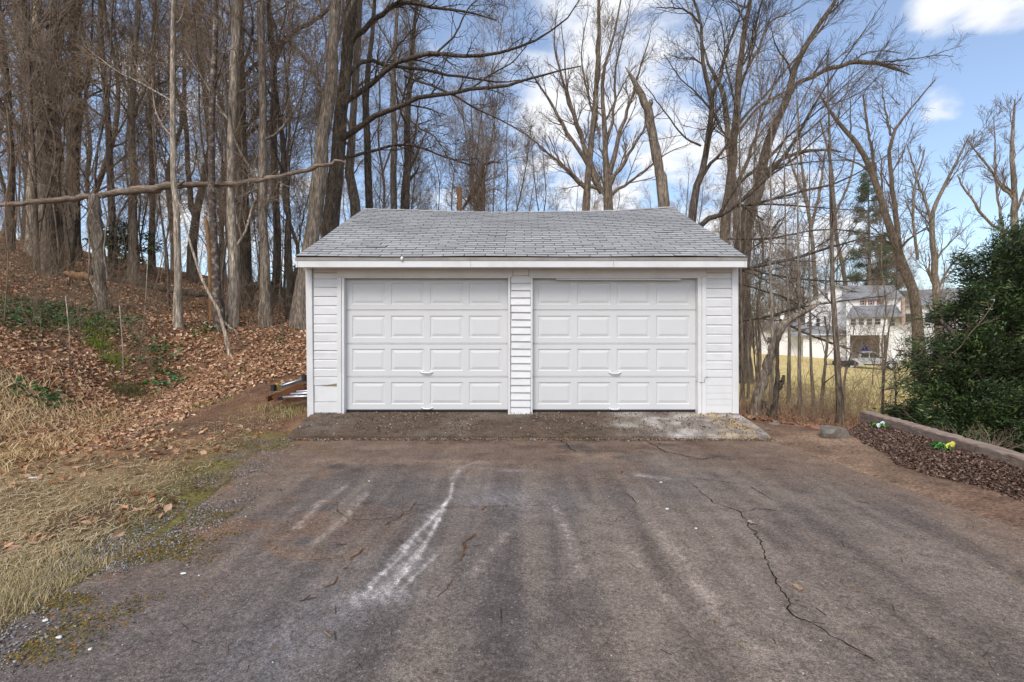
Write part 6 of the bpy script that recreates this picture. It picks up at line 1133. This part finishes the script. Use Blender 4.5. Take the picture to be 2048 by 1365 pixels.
mb.add(V, [(i * 6 + j, (i + 1) * 6 + j, (i + 1) * 6 + j + 1, i * 6 + j + 1) for i in range(8) for j in range(5)]); mb.v = [tuple(Matrix.Rotation(-hth, 3, 'Z') @ Vector(p) + Vector(P(HPX, CY, HD))) for p in mb.v]; c0 = np.array(mb.v[0]); mb.v = [tuple(np.array(p) - c0) for p in mb.v]
tag(mb.build('tarp', M['tarp'], loc=tuple(c0)), 'blue tarpaulin hanging in the house carport', 'tarp')
h2 = tag(empty('house', P(1880, CY, 85), -math.atan(.87)), 'distant grey-roofed house glimpsed above the evergreen', 'house')
MB().box((-6, 0, -4), (6, 8, 6.2)).build('wall', M['hwall'], h2); MB().prism([(-.6, 6.21), (8.6, 6.21), (4, 9.4)], 0, -6.5, 6.5).build('roof', M['hroof'], h2)
for k in range(4):
    f = MB().box((-4.8 + 2.7 * k, -.1, 3.2), (-3.6 + 2.7 * k, -.02, 5.0)).build('window', M['white'], h2); MB().box((-4.65 + 2.7 * k, -.13, 3.35), (-3.75 + 2.7 * k, -.101, 4.85)).build('pane', M['glass'], f)

# ------------------------------------------------------------------ pickup truck
M['silver'] = mat('silver_paint', (.52, .54, .57), .3, .5, metallic=.45); M['tyre'] = mat('tyre_rubber', (.018, .018, .018), .85); M['plastic'] = mat('black_plastic', (.03, .03, .032), .6); M['tail'] = mat('tail_lamp', (.35, .02, .02), .3)
tp_ = at(1740, 50); tr = tag(empty('pickup_truck', tp_ + (0, 0, .02), -math.atan((1752 - CX) / F) + .12), 'silver crew-cab pickup parked in front of the white house', 'truck')
def tb_(name, prof, y0, y1, m, parent=tr, smooth=False): return MB().prism(prof, 1, y0, y1).build(name, M[m], parent, smooth)
tb_('body', [(-2.6, .55), (-2.62, .95), (-2.58, 1.08), (-.95, 1.08), (-.95, 1.12), (.85, 1.12), (1.0, 1.10), (2.35, 1.0), (2.58, .85), (2.6, .5), (2.2, .42), (-2.3, .42)], -.9, .9, 'silver')
cab = tb_('cab', [(-.98, 1.121), (-.80, 1.70), (-.62, 1.78), (.15, 1.78), (.35, 1.72), (1.05, 1.121)], -.80, .80, 'silver')
for y0, y1 in ((-.815, -.801), (.801, .815)):
    MB().prism([(-.86, 1.16), (-.74, 1.62), (-.20, 1.66), (-.20, 1.16)], 1, y0, y1).build('window', M['glass'], cab); MB().prism([(-.10, 1.16), (-.10, 1.66), (.18, 1.66), (.40, 1.58), (.82, 1.16)], 1, y0, y1).build('window', M['glass'], cab)
MB().add([(.40, -.70, 1.68), (.40, .70, 1.68), (1.02, .74, 1.16), (1.02, -.74, 1.16)], [(0, 1, 2, 3)]).build('windscreen', M['glass'], cab, loc=(.02, 0, .02))
MB().box((-2.5, -.78, 1.02), (-1.05, .78, 1.085)).build('truck_bed', M['plastic'], tr)
for x in (-1.62, 1.62):
    for y in (-.86, .86):
        s_ = 1 if y > 0 else -1; wh = MB().tube([(x, y - .12, .37), (x, y + .12, .37)], .37, 20).build('wheel', M['tyre'], tr); MB().tube([(x, y + s_ * .122, .37), (x, y + s_ * .135, .37)], [.23, .21], 14).build('rim', M['alu'], wh)
        MB().tube([(x + .47 * math.cos(t), y + s_ * .055, .40 + .47 * math.sin(t)) for t in np.linspace(0, math.pi, 11)], .055, 6).build('fender_flare', M['plastic'], tr)
MB().box((-2.72, -.85, .45), (-2.625, .85, .62), bev=.02).build('rear_bumper', M['plastic'], tr); MB().box((2.605, -.85, .45), (2.74, .85, .66), bev=.02).build('front_bumper', M['plastic'], tr)
for y in (-.9, .9): MB().box((-2.66, y - (.12 if y > 0 else 0), .72), (-2.5, y + (.02 if y > 0 else .12) - (.0 if y > 0 else .14), 1.02)).build('tail_light', M['tail'], tr); MB().box((2.42, y - .1, .72), (2.61, y + .1, .88)).build('headlight', M['glass'], tr)
MB().box((-.6, -.93, .40), (.9, -.905, .52)).build('side_step', M['plastic'], tr); MB().box((.72, -1.0, 1.12), (.85, -.83, 1.26), bev=.02).build('wing_mirror', M['plastic'], tr)
o = MB(); q = at(1690, 47)
o.prism([(-1.0, .25), (-1.0, .6), (-.9, .68), (.8, .68), (1.0, .5), (1.0, .25)], 1, -.5, .5); o.tube([(.1, -.6, .28), (.1, -.45, .28)], .28, 12); o.tube([(.1, .45, .28), (.1, .6, .28)], .28, 12); o.tube([(-1.0, 0, .35), (-1.7, 0, .3)], .04, 6); o = o.build('utility_trailer', M['plastic'], loc=tuple(q), rot=(0, 0, -.5)); tag(o, 'low dark trailer parked just left of the pickup', 'trailer')
